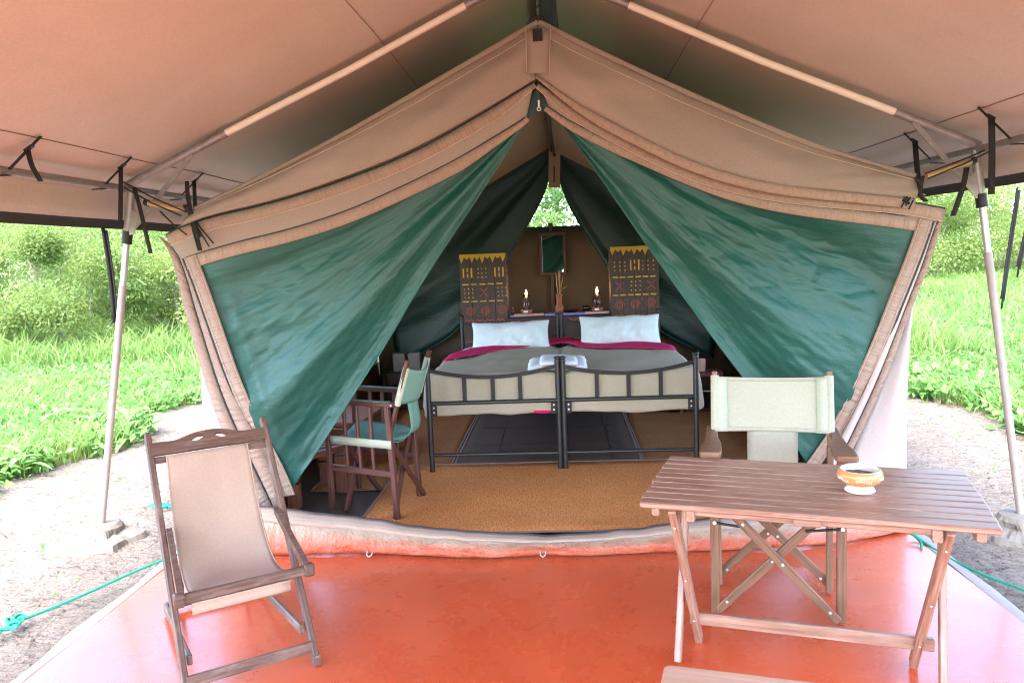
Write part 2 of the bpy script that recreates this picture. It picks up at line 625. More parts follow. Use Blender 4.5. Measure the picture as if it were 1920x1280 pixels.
def mat_coir(name, c1, c2, ribs=(0, 230)):
    t = NT(name)
    a = t.coord('gc', (1, 1, 1))
    f = t.noise(a, 3, 5, .6)
    c = t.ramp(f, [(.3, c1), (.7, c2)])
    mp = t.coord('gc', (120, 22, 1))
    w = t.noise(mp, 1.0, 2)
    w2 = t.noise(t.coord('gc', (70, 110, 1)), 1.0, 2)
    hh = t.math('ADD', w, w2)
    c = t.mix(t.ramp(hh, [(.78, (.6, .6, .6)), (1.12, (0, 0, 0))]), c, tuple(x * .35 for x in c1))
    t.princ(c, .95, t.bump(hh, .8, .008), .1)
    return t.m


MAT['coir'] = mat_coir('coir_matting', (.54, .205, .062), (.64, .26, .085))
MAT['coir_dark'] = mat_coir('brown_coir_matting', (.30, .13, .05), (.36, .165, .068))
MAT['darkrug'] = mat_cloth('dark_brown_rug', (.085, .058, .042), (.11, .078, .058), weave=300)
MAT['rugbind'] = mat_cloth('grey_pink_rug_binding', (.20, .135, .10), (.25, .175, .135), wr=(60, 60, 60), wrs=.5, wrd=.004)
MAT['groundsheet'] = mat_plain('grey_brown_groundsheet', (.075, .062, .050), .45, .4, bump=.15, scale=9)
MAT['tub'] = mat_plain('rust_brown_groundsheet_wall', (.12, .042, .022), .45, .4, bump=.15, scale=9)


def mat_skirt():
    t = NT('dusty_groundsheet_skirt')
    a = t.n('ShaderNodeAttribute', attribute_name='gc')
    sx = t.n('ShaderNodeSeparateXYZ')
    t.l(a.outputs['Vector'], sx.inputs[0])
    f = t.noise(t.coord('gc', (5, 1.2, 1)), 1.0, 5, .65)
    k = t.math('ADD', sx.outputs[1], t.math('MULTIPLY', t.math('SUBTRACT', f, .5), .55))
    c = t.ramp(k, [(.16, (.42, .080, .033)), (.40, (.40, .165, .10)), (.60, (.37, .275, .20))])
    w = t.noise(t.coord('gc', (9, 1.6, 1)), 1.0, 5, .6)
    t.princ(c, .38, t.bump(w, .8, .04), .45)
    return t.m


MAT['skirt'] = mat_skirt()
MAT['wax'] = mat_plain('candle_wax', (.85, .66, .52), .5, .4, vary=.05)
MAT['terracotta'] = mat_plain('terracotta', (.20, .065, .04), .5, .4)
MAT['straw'] = mat_plain('dry_grass_stem', (.36, .22, .12), .8)
MAT['matblue'] = mat_cloth('blue_checked_cloth', (.10, .12, .30), (.20, .20, .42))
MAT['matpink'] = mat_cloth('pink_checked_cloth', (.40, .18, .20), (.55, .32, .32))
MAT['black'] = mat_plain('black_ceramic', (.012, .011, .011), .25)
MAT['pottery'] = None
MAT['sandfill'] = mat_plain('grey_brown_sand', (.22, .17, .13), .95, .1, vary=.3, scale=160, bump=.8)
MAT['sparkpaper'] = mat_plain('white_card', (.7, .68, .64), .8)


def mat_glass():
    t = NT('clear_glass')
    g = t.n('ShaderNodeBsdfGlass', Roughness=.0, IOR=1.3)
    g.inputs['Color'].default_value = (.95, .97, 1, 1)
    t.l(g.outputs[0], t.out.inputs[0])
    return t.m


MAT['glass'] = mat_glass()
_t = NT('mirror_silver')
_t.princ((.80, .83, .84), .02, None, .5, 1.0)
MAT['mirror'] = _t.m
_t = NT('candle_flame')
_e = _t.n('ShaderNodeEmission', Strength=10.0)
_e.inputs['Color'].default_value = (1, .55, .18, 1)
_t.l(_e.outputs[0], _t.out.inputs[0])
MAT['flame'] = _t.m


def mat_bowl():
    t = NT('orange_glazed_pottery')
    v = t.coord('obj', (1, 1, 1))
    f = t.noise(v, 18, 4)
    c = t.ramp(f, [(.3, (.60, .20, .05)), (.7, (.68, .27, .12))])
    t.princ(c, .25, t.bump(f, .1, .003), .55)
    return t.m


MAT['bowl'] = mat_bowl()
MAT['bowlwhite'] = mat_plain('cream_glaze', (.74, .70, .63), .28, .5, vary=.05)

# ------------------------------------------------------------------ the ground
GZ = -.045
n = 90
xs = np.concatenate([np.linspace(-60, -7, 14), np.linspace(-6.6, 6.6, 62), np.linspace(7, 60, 14)])
ys = np.concatenate([np.linspace(-30, -3, 8), np.linspace(-2.5, 10, 60), np.linspace(11, 90, 22)])
P = np.zeros((len(xs), len(ys), 3))
for i, x in enumerate(xs):
    for j, y in enumerate(ys):
        far = max(0, abs(x + .15) - 2.4)
        inside = -2.05 < x < 1.78 and y < 9.0
        h = .03 * nz(x * .9, y * .9) * min(1, far) + .012 * nz(x * 3.3, y * 3.3, 4)
        h += min(1.2, max(0, y - 9) * .035) * min(1, far / 4)
        P[i, j] = (x, y, GZ - (.03 if inside else 0) + h)
g = MB().grid(P, flip=True).build('ground', MAT['ground'])
tag(g, 'pale sandy ground around the tent with scattered sprouts', 'ground', kind='structure')

# the painted slab
SX0, SX1, SY0, SY1 = -2.02, 1.74, -1.6, 8.9
sb = thing('patio_slab', 'glossy red painted concrete slab in front of the tent', 'floor', (-.14, 2, 0))
sb['kind'] = 'structure'
m = MB()
nx, ny = 24, 50
P = np.zeros((nx, ny, 3))
for i in range(nx):
    for j in range(ny):
        x = SX0 + (SX1 - SX0) * i / (nx - 1)
        y = SY0 + (SY1 - SY0) * j / (ny - 1)
        P[i, j] = (x, y, -.004 + .003 * nz(x * 1.3, y * 1.3) - .003)
m.grid(P, flip=True)
m.build('painted_surface', MAT['slab'], sb)
m = MB()
for sx, s in ((SX0, -1), (SX1, 1)):
    prof = [(0, -.006), (.03, -.010), (.07, -.022), (.11, -.05), (.11, -.10)]
    P = np.zeros((len(prof), 60, 3))
    for i, (o, z) in enumerate(prof):
        for j in range(60):
            y = SY0 + (SY1 - SY0) * j / 59
            wob = .018 * nz(y * 2.1, s * 5) + .008 * nz(y * 9, s)
            P[i, j] = (sx + s * (o * (1 + wob * 8) + (wob if i else 0)), y, z + (.004 * nz(y * 6, i * 3)))
    m.grid(P, flip=(s > 0))
m.build('bare_edge', MAT['bare'], sb)

# ------------------------------------------------------------------ fly sheet over everything
FLX = -.065
FY0, FY1 = -.9, 10.6  # rear overhang, out of view, lengthened to keep light off the ridge
SL = .447
EL, ER = -2.25, 2.07                                     # eave poles


def fly_z(x):
    return 2.912 - SL * abs(x - FLX) + .0


fly = thing('fly_sheet', 'large pinkish tan canvas fly sheet stretched above the tent and terrace', 'canopy', (FLX, 4, 2.9))
for s, ex in ((-1, EL), (1, ER)):
    xo = ex + s * .16
    m = MB()
    nu, nv = 26, 40
    P = np.zeros((nu, nv, 3))
    for i in range(nu):
        for j in range(nv):
            x = FLX + (xo - FLX) * i / (nu - 1)
            y = FY0 + (FY1 - FY0) * j / (nv - 1)
            z = fly_z(x) + .006 * nz(x * 2, y * 1.2, s)
            # the cloth lies on the rafters and sags a little between them
            ph = (y - 4.05) / 3.9
            z -= .022 * abs(math.sin(ph * math.pi)) * math.sin(math.pi * min(1, abs(x - FLX) / 2.1))
            if abs(x - FLX) > abs(ex - FLX):
                z += .03
            P[i, j] = (x, y, z + .035)
    m.grid(P, flip=(s < 0))
    m.build('roof_sheet', MAT['fly'], fly, solid=.003)
    # valance
    m = MB()
    prof = [(0, 0), (.02, -.03), (.03, -.08), (.036, -.12), (.045, -.168)]
    zt = fly_z(xo) + .065
    P = np.zeros((len(prof), 60, 3))
    for i, (o, z) in enumerate(prof):
        for j in range(60):
            y = FY0 + (FY1 - FY0) * j / 59
            w = .016 * nz(y * 1.7, s * 3) * i / 4 + .006 * nz(y * 5, s)
            P[i, j] = (xo + s * o + w, y, zt + z + .006 * nz(y * 1.1, s * 9) * (i > 0))
    m.grid(P, flip=(s > 0))
    m.build('valance', MAT['fly'], fly, solid=.003)
    m = MB()
    Q = np.stack([P[-1] + np.array([s * .004, 0, .012]), P[-1] + np.array([s * .008, 0, -.018]), P[-1] + np.array([s * .010, 0, -.05])])
    m.grid(Q, flip=(s > 0))
    m.build('hem', MAT['hem'], fly, solid=.005)
    # seams: thin double-folded strips on the underside, running front to back
    for dx, wd in ((.80 * s, .003), ((ex - FLX) - s * .145, .004)):
        x = FLX + dx
        m = MB()
        pts = []
        for j in range(40):
            y = FY0 + (FY1 - FY0) * j / 39
            ph = (y - 4.05) / 3.9
            z = fly_z(x) - .022 * abs(math.sin(ph * math.pi)) * math.sin(math.pi * min(1, abs(x - FLX) / 2.1)) + .006 * nz(x * 2, y * 1.2, s) + .031
            pts.append((x, y, z))
        m.tube(pts, wd * .55, 5)
        m.build('seam', MAT['seam'], fly)

# webbing straps that tie the fly to the eave poles
for s, ex, y, tail, wob in ((-1, EL, 3.12, .13, .05), (-1, EL, 3.80, .26, -.02), (-1, EL, 4.58, .22, .0), (1, ER, 4.48, .26, .02), (1, ER, 3.72, .34, .0),
                            (-1, EL, 2.3, .2, 0), (1, ER, 2.6, .2, 0), (1, ER, 1.4, .2, 0)):
    fx = ex - s * .17
    fz = fly_z(fx) + .022
    pz = 1.905
    m = MB()
    m.bar((fx, y, fz), (ex - s * .035, y - .02, pz + .0), .022, .003, up=(0, 0, 1))
    m.bar((ex - s * .035, y - .02, pz - .022), (ex + s * .035, y - .02, pz - .024), .022, .004)
    px = fx - s * -.05
    mt = m.build('webbing_strap', MAT['strap'], fly)
    b = MB()
    b.bar((px - s * .012, y, fz - .035), (px + s * .022, y, fz - .055), .026, .008)
    b.build('buckle', MAT['blacksteel'], mt)
    t = MB()
    pts = [Vector((px + s * .008, y - .004, fz - .05)), Vector((px + s * .012 + wob * .3, y - .01, fz - .05 - tail * .5)), Vector((px + s * .012 + wob, y - .012, fz - .05 - tail))]
    q = resample(pts, 7)
    Q = np.stack([q + np.array([-.013, .004, 0]), q + np.array([.013, -.004, 0])])
    t.grid(Q)
    t.build('tail', MAT['strap'], mt, solid=.003)
# straps dangling outside the valance
for s, p0, p1, Y in ((-1, (184, 440), (214, 606), 4.12), (1, (1918, 380), (1880, 560), 4.05), (1, (1912, 372), (1910, 500), 3.9)):
    a, b = Vector(((EL if s < 0 else ER) + s * .205, Y, 1.715)), at(*p1, Y=Y)
    m = MB()
    q = resample([a, (a + b) / 2 + Vector((.004, .01, 0)), b], 8)
    for k in (0, 1):
        Q = np.stack([q + np.array([-.010, .002, 0]), q + np.array([.004, .012 * (1 - k) + .002, 0])]) + np.array([.013 * k, .014 * k, -.015 * k])
        m.grid(Q)
    if s > 0:
        m.tube([b, b + Vector((-.004, 0, -.05))], .003, 5)
    m.build('hanging_strap', MAT['strap'], fly, solid=.003)

# ------------------------------------------------------------------ frame that carries the fly
frame = thing('pole_structure', 'grey steel pole frame with cream rafters holding up the fly sheet', 'frame', (FLX, 4.05, 0))
for s, ex in ((-1, EL), (1, ER)):
    m = MB().tube([(ex, -.6 + i * .95, 1.905 + .003 * math.sin(i)) for i in range(11)], .0195, 12)
    m.build('eave_pole', MAT['steel'], frame)
    for ry in (4.05, 8.0, .15):
        a = Vector((ex + s * .01, ry, 1.92))
        top = Vector((FLX, ry, 2.885))
        d = (top - a)
        k0, k1 = (.255, .84)
        if s > 0:
            k0, k1 = (.19, .795)
        sag = Vector((0, 0, -.012))
        MB().tube([a, a + d * .12, a + d * k0], .022, 12).build('rafter_joint', MAT['steel'], frame)
        MB().tube([a + d * (k0 - .005), a + d * (k0 + .3) + sag, a + d * k1], .0185, 12).build('rafter', MAT['creampole'], frame)
        MB().tube([a + d * (k1 - .005), top], .0215, 12).build('rafter_socket', MAT['steel'], frame)
        # leaning post, silver sleeve and collar
        if s < 0:
            foot, hd = Vector((-2.655, ry + .087, -.03)), Vector((-2.235, ry, 1.90))
        else:
            foot, hd = Vector((2.325, ry - .04, -.03)), Vector((2.06, ry, 1.90))
        d2 = hd - foot
        post = MB().tube([foot, foot + d2 * .74], .019, 14).build('post', MAT['postpaint'], frame)
        MB().tube([foot + d2 * .735, foot + d2 * .88], .0165, 14).build('inner_tube', MAT['brightsteel'], post)
        MB().tube([foot + d2 * .865, foot + d2 * .875, foot + d2 * 1.0], [.024, .0225, .0215], 14).build('sleeve', MAT['steel'], post)
        MB().tube([foot + d2 * .855, foot + d2 * .89], .0265, 14).build('collar', MAT['browniron'], post)
        # flat brace
        MB().bar(a + d * (.17 if s < 0 else .15) + Vector((0, -.012, -.02)), foot + d2 * .885 + Vector((-s * .022, -.012, 0)), .026, .006, up=(0, 1, 0)).build('brace', MAT['steel'], frame)
        g = foot + d2 * .93
        if ry == 4.05:
            MB().prism([(0, -.10), (-s * .02, -.10), (-s * .065, .0), (0, .05)], .005, g + Vector((0, -.01, 0)), (1, 0, 0), (0, 0, 1)).build('gusset_plate', MAT['steel'], frame)
MB().tube([(FLX, -.6, 2.893), (FLX, 8.6, 2.893)], .022, 10).build('ridge_pole', MAT['steel'], frame)

# concrete footings
for i, (x, y, lab) in enumerate(((-2.655, 4.137, 'lumpy pale concrete footing under the post beside the deck chair'), (2.325, 4.01, 'rough concrete footing under the post on the side of the table'))):
    m = MB()
    seg = 48
    prof = [(.0, .085), (.05, .086), (.10, .080), (.118, .060), (.122, .030), (.17, .018), (.205, .004), (.222, -.05)]
    for (r, z) in prof[1:2]:
        pass
    P = np.zeros((len(prof), seg + 1, 3))
    for a, (r, z) in enumerate(prof):
        for b in range(seg + 1):
            th = 2 * math.pi * (b % seg) / seg
            k = 1 + (.26 if a > 3 else .06) * nz(math.cos(th) * 1.7 + i * 7, math.sin(th) * 1.7, a * .3) + (.10 if a > 2 else .03) * nz(math.cos(th) * 5, math.sin(th) * 5, a + i * 3)
            P[a, b] = (x + r * k * math.cos(th) * 1.05, y + r * k * math.sin(th), z + (.016 * nz(math.cos(th) * 3, math.sin(th) * 3, a + i * 5) + .010 * nz(math.cos(th) * 8, math.sin(th) * 8, a * 2)) * (a > 2) - .02)
    m.grid(P, smooth=False)
    tag(m.build('post_footing', MAT['concrete']), lab, 'footing', 'concrete footings of the fly posts')

# ------------------------------------------------------------------ the tent
TX = -.068
tent = thing('safari_tent', 'tan canvas safari tent with green door flaps tied open', 'tent', (TX, 4, 0))
TF, TB = 4.0, 7.95


def px_line(pts, Y, n, dY=None, smooth=2):
    q = resample([at(p[0], p[1], Y=Y) for p in pts], n, smooth)
    if dY is not None:
        t = np.linspace(0, 1, n)
        q[:, 1] += dY(t)
    return q


def band(A, B, k=6, bul=0.0, nzamp=0.0, seed=0.0, nzf=3.0):
    """A sheet between two curves, with a soft bulge towards the camera."""
    n = len(A)
    P = np.zeros((k, n, 3))
    G = np.zeros((k, n, 3))
    L = np.concatenate([[0], np.cumsum(np.linalg.norm(np.diff(A, axis=0), axis=1))])
    for i in range(k):
        s = i / (k - 1)
        P[i] = A * (1 - s) + B * s
        P[i, :, 1] -= bul * math.sin(math.pi * s)
        w = np.linalg.norm(B - A, axis=1)
        G[i, :, 0] = L
        G[i, :, 1] = s * w + seed
        if nzamp:
            for j in range(n):
                P[i, j, 1] += nzamp * nz(L[j] * nzf, s * w[j] * nzf * 1.5, seed) * math.sin(math.pi * min(1, s * 1.0 + .08) if s < .92 else math.pi * .9)
    return P, G


def taper(n, a, b, k=.22):
    return np.interp(np.linspace(0, 1, n), [0, k, 1], [a, b, b])[:, None]


def inset(A, w, side):
    """Offset a curve by w in the x-z plane (side +1 or -1)."""
    T = np.gradient(A, axis=0)
    T /= np.linalg.norm(T, axis=1)[:, None] + 1e-9
    N = np.stack([-T[:, 2], np.zeros(len(A)), T[:, 0]], -1) * side
    return A + N * w


def tri_sheet(AB, BC, AC, nt, ns, yfun):
    """Sheet with the corner A shared, top edge AB, outer edge BC, free edge AC."""
    ab = resample(AB, nt, 0)
    ac = resample(AC, nt, 0)
    bc = resample(BC, ns, 0)
    B, C = bc[0], bc[-1]
    P = np.zeros((nt, ns, 3))
    G = np.zeros((nt, ns, 3))
    lt = np.linalg.norm(ab[-1] - ab[0])
    for i in range(nt):
        t = i / (nt - 1)
        w = t ** 2.5
        for j in range(ns):
            s = j / (ns - 1)
            p = ab[i] * (1 - s) + ac[i] * s + w * (bc[j] - (B * (1 - s) + C * s))
            p[1] += yfun(t, s)
            P[i, j] = p
            G[i, j] = (t * lt, s * (t * 1.5 + .15), 0)
    return P, G


def stitches(line, name, parent, mat='stitch', r=.0022, dy=-.004):
    m = MB()
    m.tube([Vector(p) + Vector((0, dy, 0)) for p in line], r, 4)
    return m.build(name, MAT[mat], parent)


# gable panels
roofL = [(1008, 44), (830, 148), (640, 258), (500, 330), (366, 394)]
roofR = [(1010, 44), (1180, 128), (1400, 226), (1560, 288), (1716, 332)]
hemL = [(1003, 149), (909, 207), (774, 284), (640, 337), (504, 380), (396, 403), (340, 424)]
hemR = [(1006, 142), (1075, 192), (1144, 230), (1280, 300), (1381, 333), (1481, 352), (1616, 364), (1716, 374)]
YA = 3.955
for nm, rl, hm, s in (('left', roofL, hemL, -1), ('right', roofR, hemR, 1)):
    A = px_line(rl, YA + .02, 48)
    B = px_line(hm, YA - .02, 48, lambda t: -.03 * np.sin(np.pi * t))
    P, G = band(A, B, 12, .035, .034, s * 3.0, 2.6)
    # soft diagonal folds from the peak
    for i in range(12):
        for j in range(48):
            t, q = j / 47, i / 11
            P[i, j, 1] += .022 * math.sin(11 * t - 5 * q + s) * math.exp(-2.2 * t) * math.sin(math.pi * q) + .018 * nz(t * 11 + q * 3.5, s * 4, 2) * math.sin(math.pi * q) + .008 * nz(t * 40, q * 2, s) * math.exp(-q * 4)
    ga = MB().grid(P, G, flip=(s > 0)).build('gable_panel', MAT['tan'], tent, solid=.003)
    # rolled roof edge above it
    MB().tube([Vector(p) + Vector((0, .005, .004)) for p in A], .016, 10).build('roof_piping', MAT['tan'], tent)
    stitches(P[2], 'stitching', ga)
    st = A * .82 + B * .18
    if s > 0:
        h2 = inset(B, taper(len(B), .012, .046, .2), -1)
        P2, G2 = band(h2, B, 3)
        P2[:, :, 1] -= .007
        P2[:, :, 1] += .0
        MB().grid(P2, G2, flip=True).build('hem_strip', MAT['binding'], ga, solid=.003)
# centre patch
c = [at(p[0], p[1], Y=YA - .035) for p in ((986, 56), (1032, 56), (1030, 140), (988, 140))]
P = np.zeros((5, 4, 3))
for i in range(5):
    for j in range(4):
        a = np.array(c[0]) * (1 - j / 3) + np.array(c[1]) * j / 3
        b = np.array(c[3]) * (1 - j / 3) + np.array(c[2]) * j / 3
        P[i, j] = a * (1 - i / 4) + b * i / 4
        P[i, j, 1] -= .010 * math.sin(math.pi * (.15 + .7 * j / 3)) + .012 * i / 4
gp = MB().grid(P).build('peak_patch', MAT['tan'], tent, solid=.003)
for j in (0, 3):
    stitches(P[:, j], 'stitching', gp)
v = at(1008, 66, Y=YA - .06)
MB().bar(v + Vector((-.001, 0, .029)), v + Vector((0, 0, -.029)), .047, .004, up=(0, 1, 0)).build('velcro_square', MAT['strap'], gp)
# hanging chain and straps at the peak, up to the fly
m = MB()
pk = at(1008, 44, Y=3.97)
top = Vector((FLX, 4.04, 2.87))
m.tube([pk, pk + Vector((-.012, .02, .05)), top + Vector((-.01, 0, -.1)), top], .006, 6)
m.tube([pk + Vector((.01, 0, 0)), pk + Vector((.016, .02, .06)), top + Vector((.012, 0, 0))], .005, 6)
for k in range(4):
    z = pk.z + .02 + .05 * k
    m.tube([(pk.x - .02, 4.0, z), (pk.x + .02, 3.995, z + .03)], .004, 5)
m.tube([pk + Vector((-.06, .02, -.02)), pk + Vector((-.02, .01, .03)), pk + Vector((.02, .01, .03)), pk + Vector((.05, .02, -.015))], .011, 6)
m.build('peak_lashing', MAT['cord'], tent)
MB().bar((FLX + .045, 4.10, 2.60), (FLX + .03, 4.08, 2.89), .05, .006, up=(0, 1, 0)).build('green_webbing', MAT['tarp_dark'], tent)
MB().bar((FLX + .09, 4.12, 2.56), (FLX + .07, 4.10, 2.88), .03, .006, up=(0, 1, 0)).build('green_webbing', MAT['tarp_dark'], tent)

# canvas storm doors behind the gable panel (upper band and outer side strips)
sdL_o = [(1001, 156), (909, 213), (774, 290), (640, 342), (504, 385), (396, 408), (345, 425), (312, 442)]
sdL_i = [(985, 232), (940, 266), (860, 315), (760, 364), (650, 413), (540, 448), (440, 470), (352, 500)]
sdR_o = [(1010, 158), (1080, 204), (1144, 240), (1280, 310), (1381, 341), (1481, 360), (1616, 372), (1700, 379), (1772, 393)]
sdR_i = [(1035, 214), (1085, 248), (1177, 284), (1280, 329), (1381, 368), (1481, 390), (1582, 403), (1660, 412), (1744, 426)]
sideL_o = [(299, 442), (317, 466), (330, 505), (340, 555), (355, 617), (375, 692), (391, 750), (409, 805), (436, 880), (470, 955), (490, 985)]
sideL_z = [(312, 445), (328, 470), (341, 512), (354, 565), (370, 625), (391, 697), (405, 745), (424, 800), (452, 872), (486, 945), (500, 975)]
sideL_i = [(356, 486), (372, 530), (390, 585), (408, 640), (425, 700), (440, 745), (462, 795), (484, 845), (503, 895), (514, 935), (514, 960)]
sideR_o = [(1774, 391), (1762, 425), (1745, 489), (1716, 563), (1692, 630), (1665, 712), (1614, 837), (1590, 890), (1560, 955)]
sideR_i = [(1744, 420), (1722, 474), (1687, 567), (1664, 634), (1629, 724), (1586, 825), (1556, 890), (1535, 940), (1525, 960)]
YB = 3.985
for nm, uo, ui, so, si, s in (('l', sdL_o, sdL_i, sideL_o, sideL_i, -1), ('r', sdR_o, sdR_i, sideR_o, sideR_i, 1)):
    m = MB()
    A = px_line(uo, YB, 48)
    B = px_line(ui, YB + .025, 48)
    P, G = band(A, B, 7, .012, .012, s)
    m.grid(P, G, flip=(s > 0))
    A2 = px_line(so, YB + .005, 40, lambda t: .12 * t ** 2)
    B2 = px_line(si, YB + .03, 40, lambda t: .14 * t ** 2)
    P, G = band(A2, B2, 5, .004, .008, s * 2)
    m.grid(P, G, flip=(s < 0))
    sd = m.build('storm_door', MAT['tan'], tent, solid=.003)
    H = inset(A, taper(len(A), .022, .058, .12), -1 if s > 0 else 1)
    P, G = band(A, H, 3)
    P[:, :, 1] -= .008
    MB().grid(P, G, flip=(s > 0)).build('hem_strip', MAT['binding'], sd, solid=.003)
    stitches(H - np.array([0, .004, 0]), 'stitching', sd)
    Z1 = A + np.array([0, -.004, .006])
    P, G = band(Z1 + np.array([0, 0, .004]), Z1 - np.array([0, 0, .008]), 2)
    MB().grid(P, G).build('zip', MAT['zip'], sd)
    # two strips down the side with a zip between
    wv = np.linspace(.062, .042, 40)[:, None]
    for off, wd in ((0, .42), (.5, .45)):
        S0 = A2 * (1 - off) + (B2) * off
        S1 = A2 * (1 - off - wd) + B2 * (off + wd)
        P, G = band(S0, S1, 3)
        P[:, :, 1] -= .010
        MB().grid(P, G, flip=(s < 0)).build('side_strip', MAT['binding'] if (s < 0 or off == 0) else MAT['wallcloth'], sd, solid=.003)
    Zc = A2 * .54 + B2 * .46
    MB().tube([Vector(p) + Vector((0, -.009, 0)) for p in Zc], .004, 5).build('zip', MAT['zip'], sd)

# outer front wall, beside the doorway
for s, inner, outer in ((-1, [(352, 520), (385, 690), (412, 790), (445, 870), (480, 950), (520, 1000)], [(362, 500), (374, 600), (379, 700), (384, 800), (390, 900), (398, 1028)]),
                        (1, [(1730, 480), (1696, 600), (1664, 700), (1616, 820), (1570, 920), (1540, 985)], [(1716, 480), (1712, 560), (1699, 700), (1697, 800), (1697, 900), (1698, 998)])):
    A = px_line(inner, 4.075, 24, lambda t: .02 * t)
    B = px_line(outer, 4.075, 24, lambda t: -.02 * t)
    P, G = band(A, B, 9, .02, .03, s * 5, 1.8)
    for i in range(9):
        for j in range(24):
            P[i, j, 1] += .02 * math.sin(5 * i / 8 + s) * (j / 23)
    MB().grid(P, G, flip=(s < 0)).build('front_wall', MAT['wallcloth'], tent, solid=.004)

# side walls, roof, rear wall
XL, XR = -1.925, 1.725
for s, x in ((-1, XL), (1, XR)):
    P = np.zeros((12, 30, 3))
    for i in range(12):
        for j in range(30):
            z = 1.72 * i / 11
            y = 4.1 + (TB + .13 - 4.1) * j / 29
            P[i, j] = (x + s * .03 * math.sin(math.pi * i / 11) + .02 * nz(y * 1.2, z * 1.2, s), y, z)
    # unseen window opening inferred beside the beds, enlarged to brighten them with daylight
    w0, w1, r0_, r1_ = 4, 20, 4, 11
    for (i0, i1, j0, j1) in ((0, r0_, 0, 29), (r0_, r1_, 0, w0), (r0_, r1_, w1, 29)):
        MB().grid(P[i0:i1 + 1, j0:j1 + 1], flip=(s > 0)).build('side_wall', MAT['inner'], tent, solid=.003)
    m = MB()
    wy0, wy1, wz0, wz1 = P[0, w0, 1], P[0, w1, 1], P[r0_, 0, 2], P[r1_, 0, 2]
    for (p, q) in (((wy0, wz0), (wy1, wz0)), ((wy0, wz1), (wy1, wz1)), ((wy0, wz0), (wy0, wz1)), ((wy1, wz0), (wy1, wz1))):
        m.bar((x + s * .02, p[0], p[1]), (x + s * .02, q[0], q[1]), .03, .008, up=(1, 0, 0))
    m.build('window_binding', MAT['binding'], tent)
    MB().tube([(x - s * .03, wy0, wz0 - .04), (x - s * .03, wy1, wz0 - .04)], .035, 10).build('rolled_window', MAT['inner'], tent)
    P2 = P[:4, :, :].copy()
    P2[:, :, 0] -= s * .012
    P2[:, :, 2] *= .85
    MB().grid(P2, flip=(s > 0)).build('tub_wall', MAT['tub'], tent)
    MB().tube([Vector(p) + Vector((0, 0, .003)) for p in P2[3]], .007, 6).build('tub_edge', MAT['cord'], tent)
apex = at(1009, 44, Y=3.97)
for s in (-1, 1):
    ex = 1.80 if s > 0 else -1.98
    P = np.zeros((14, 24, 3))
    for i in range(14):
        for j in range(24):
            k = i / 13
            y = 3.985 + (TB + .35 - 3.985) * j / 23
            x = TX + (ex - TX) * k
            z = apex.z - .012 + (1.70 - apex.z) * k - .05 * math.sin(math.pi * k) - .03 * math.sin(math.pi * j / 23) - .075 * j / 23
            P[i, j] = (x, y, z + .01 * nz(x * 2, y * 2, s))
    MB().grid(P, flip=(s < 0)).build('roof', MAT['inner'], tent, solid=.003)
MB().tube([(TX, 3.99, apex.z - .05), (TX + .04, TB, apex.z - .125)], .019, 10).build('ridge_pole', MAT['blacksteel'], tent)
# low rear wall with its rail; trees show above it
P = np.zeros((10, 24, 3))
for i in range(10):
    for j in range(24):
        x = XL + (XR - XL) * j / 23
        z = 1.735 * i / 9
        P[i, j] = (x, TB + .1 + .02 * nz(x * 1.5, z * 1.5, 8), z)
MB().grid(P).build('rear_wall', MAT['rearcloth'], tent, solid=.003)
MB().tube([(XL, TB + .09, 1.735), (XR, TB + .09, 1.735)], .014, 8).build('rear_rail', MAT['tarp_dark'], tent)
# rear gable: dark green flaps
for s in (-1, 1):
    if s < 0:
        AB = [at(1038, 262, Y=TB - .05), at(905, 334, Y=TB - .05), at(800, 392, Y=TB - .05), at(700, 440, Y=TB - .05)]
        BC = [at(700, 440, Y=TB - .05), at(724, 560, Y=TB - .05), at(738, 640, Y=TB - .05), at(742, 690, Y=TB - .05)]
        AC = [at(1036, 300, Y=TB - .05), at(1024, 360, Y=TB - .05), at(988, 425, Y=TB - .05), at(940, 505, Y=TB - .05), at(872, 615, Y=TB - .05), at(742, 690, Y=TB - .05)]
    else:
        AB = [at(1040, 262, Y=TB - .05), at(1110, 290, Y=TB - .05), at(1210, 342, Y=TB - .05), at(1380, 425, Y=TB - .05)]
        BC = [at(1380, 425, Y=TB - .05), at(1360, 540, Y=TB - .05), at(1342, 620, Y=TB - .05), at(1338, 672, Y=TB - .05)]
        AC = [at(1042, 300, Y=TB - .05), at(1054, 360, Y=TB - .05), at(1088, 425, Y=TB - .05), at(1140, 505, Y=TB - .05), at(1215, 610, Y=TB - .05), at(1338, 672, Y=TB - .05)]
    P, G = tri_sheet(resample(AB, 30, 1), resample(BC, 30, 1), resample(AC, 30, 1), 34, 26,
                     lambda t, q: -.05 * math.sin(11 * q + 2 * t) * t * (1 - .3 * t) * math.sin(math.pi * min(1, q + .05)) - .04 * nz(t * 3, q * 9, s * 4) * t)
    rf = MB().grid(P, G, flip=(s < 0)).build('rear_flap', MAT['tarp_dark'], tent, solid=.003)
    MB().tube([Vector(p) + Vector((0, -.006, 0)) for p in P[:, -1]], .006, 5).build('flap_edge', MAT['tarp'], rf)
v0, v1 = at(1040, 278, Y=TB - .1), at(1039, 352, Y=TB - .1)
mp = MB().bar(v0, v1, .115, .006, up=(0, 1, 0)).build('rear_patch', MAT['inner'], tent)
MB().bar(at(1039, 312, Y=TB - .11), at(1039, 342, Y=TB - .11), .012, .004, up=(0, 1, 0)).build('slit', MAT['zip'], mp)
MB().tube([at(1039, 290, Y=TB - .112), at(1039, 290, Y=TB - .118)], .018, 10).build('eyelet', MAT['browniron'], mp)

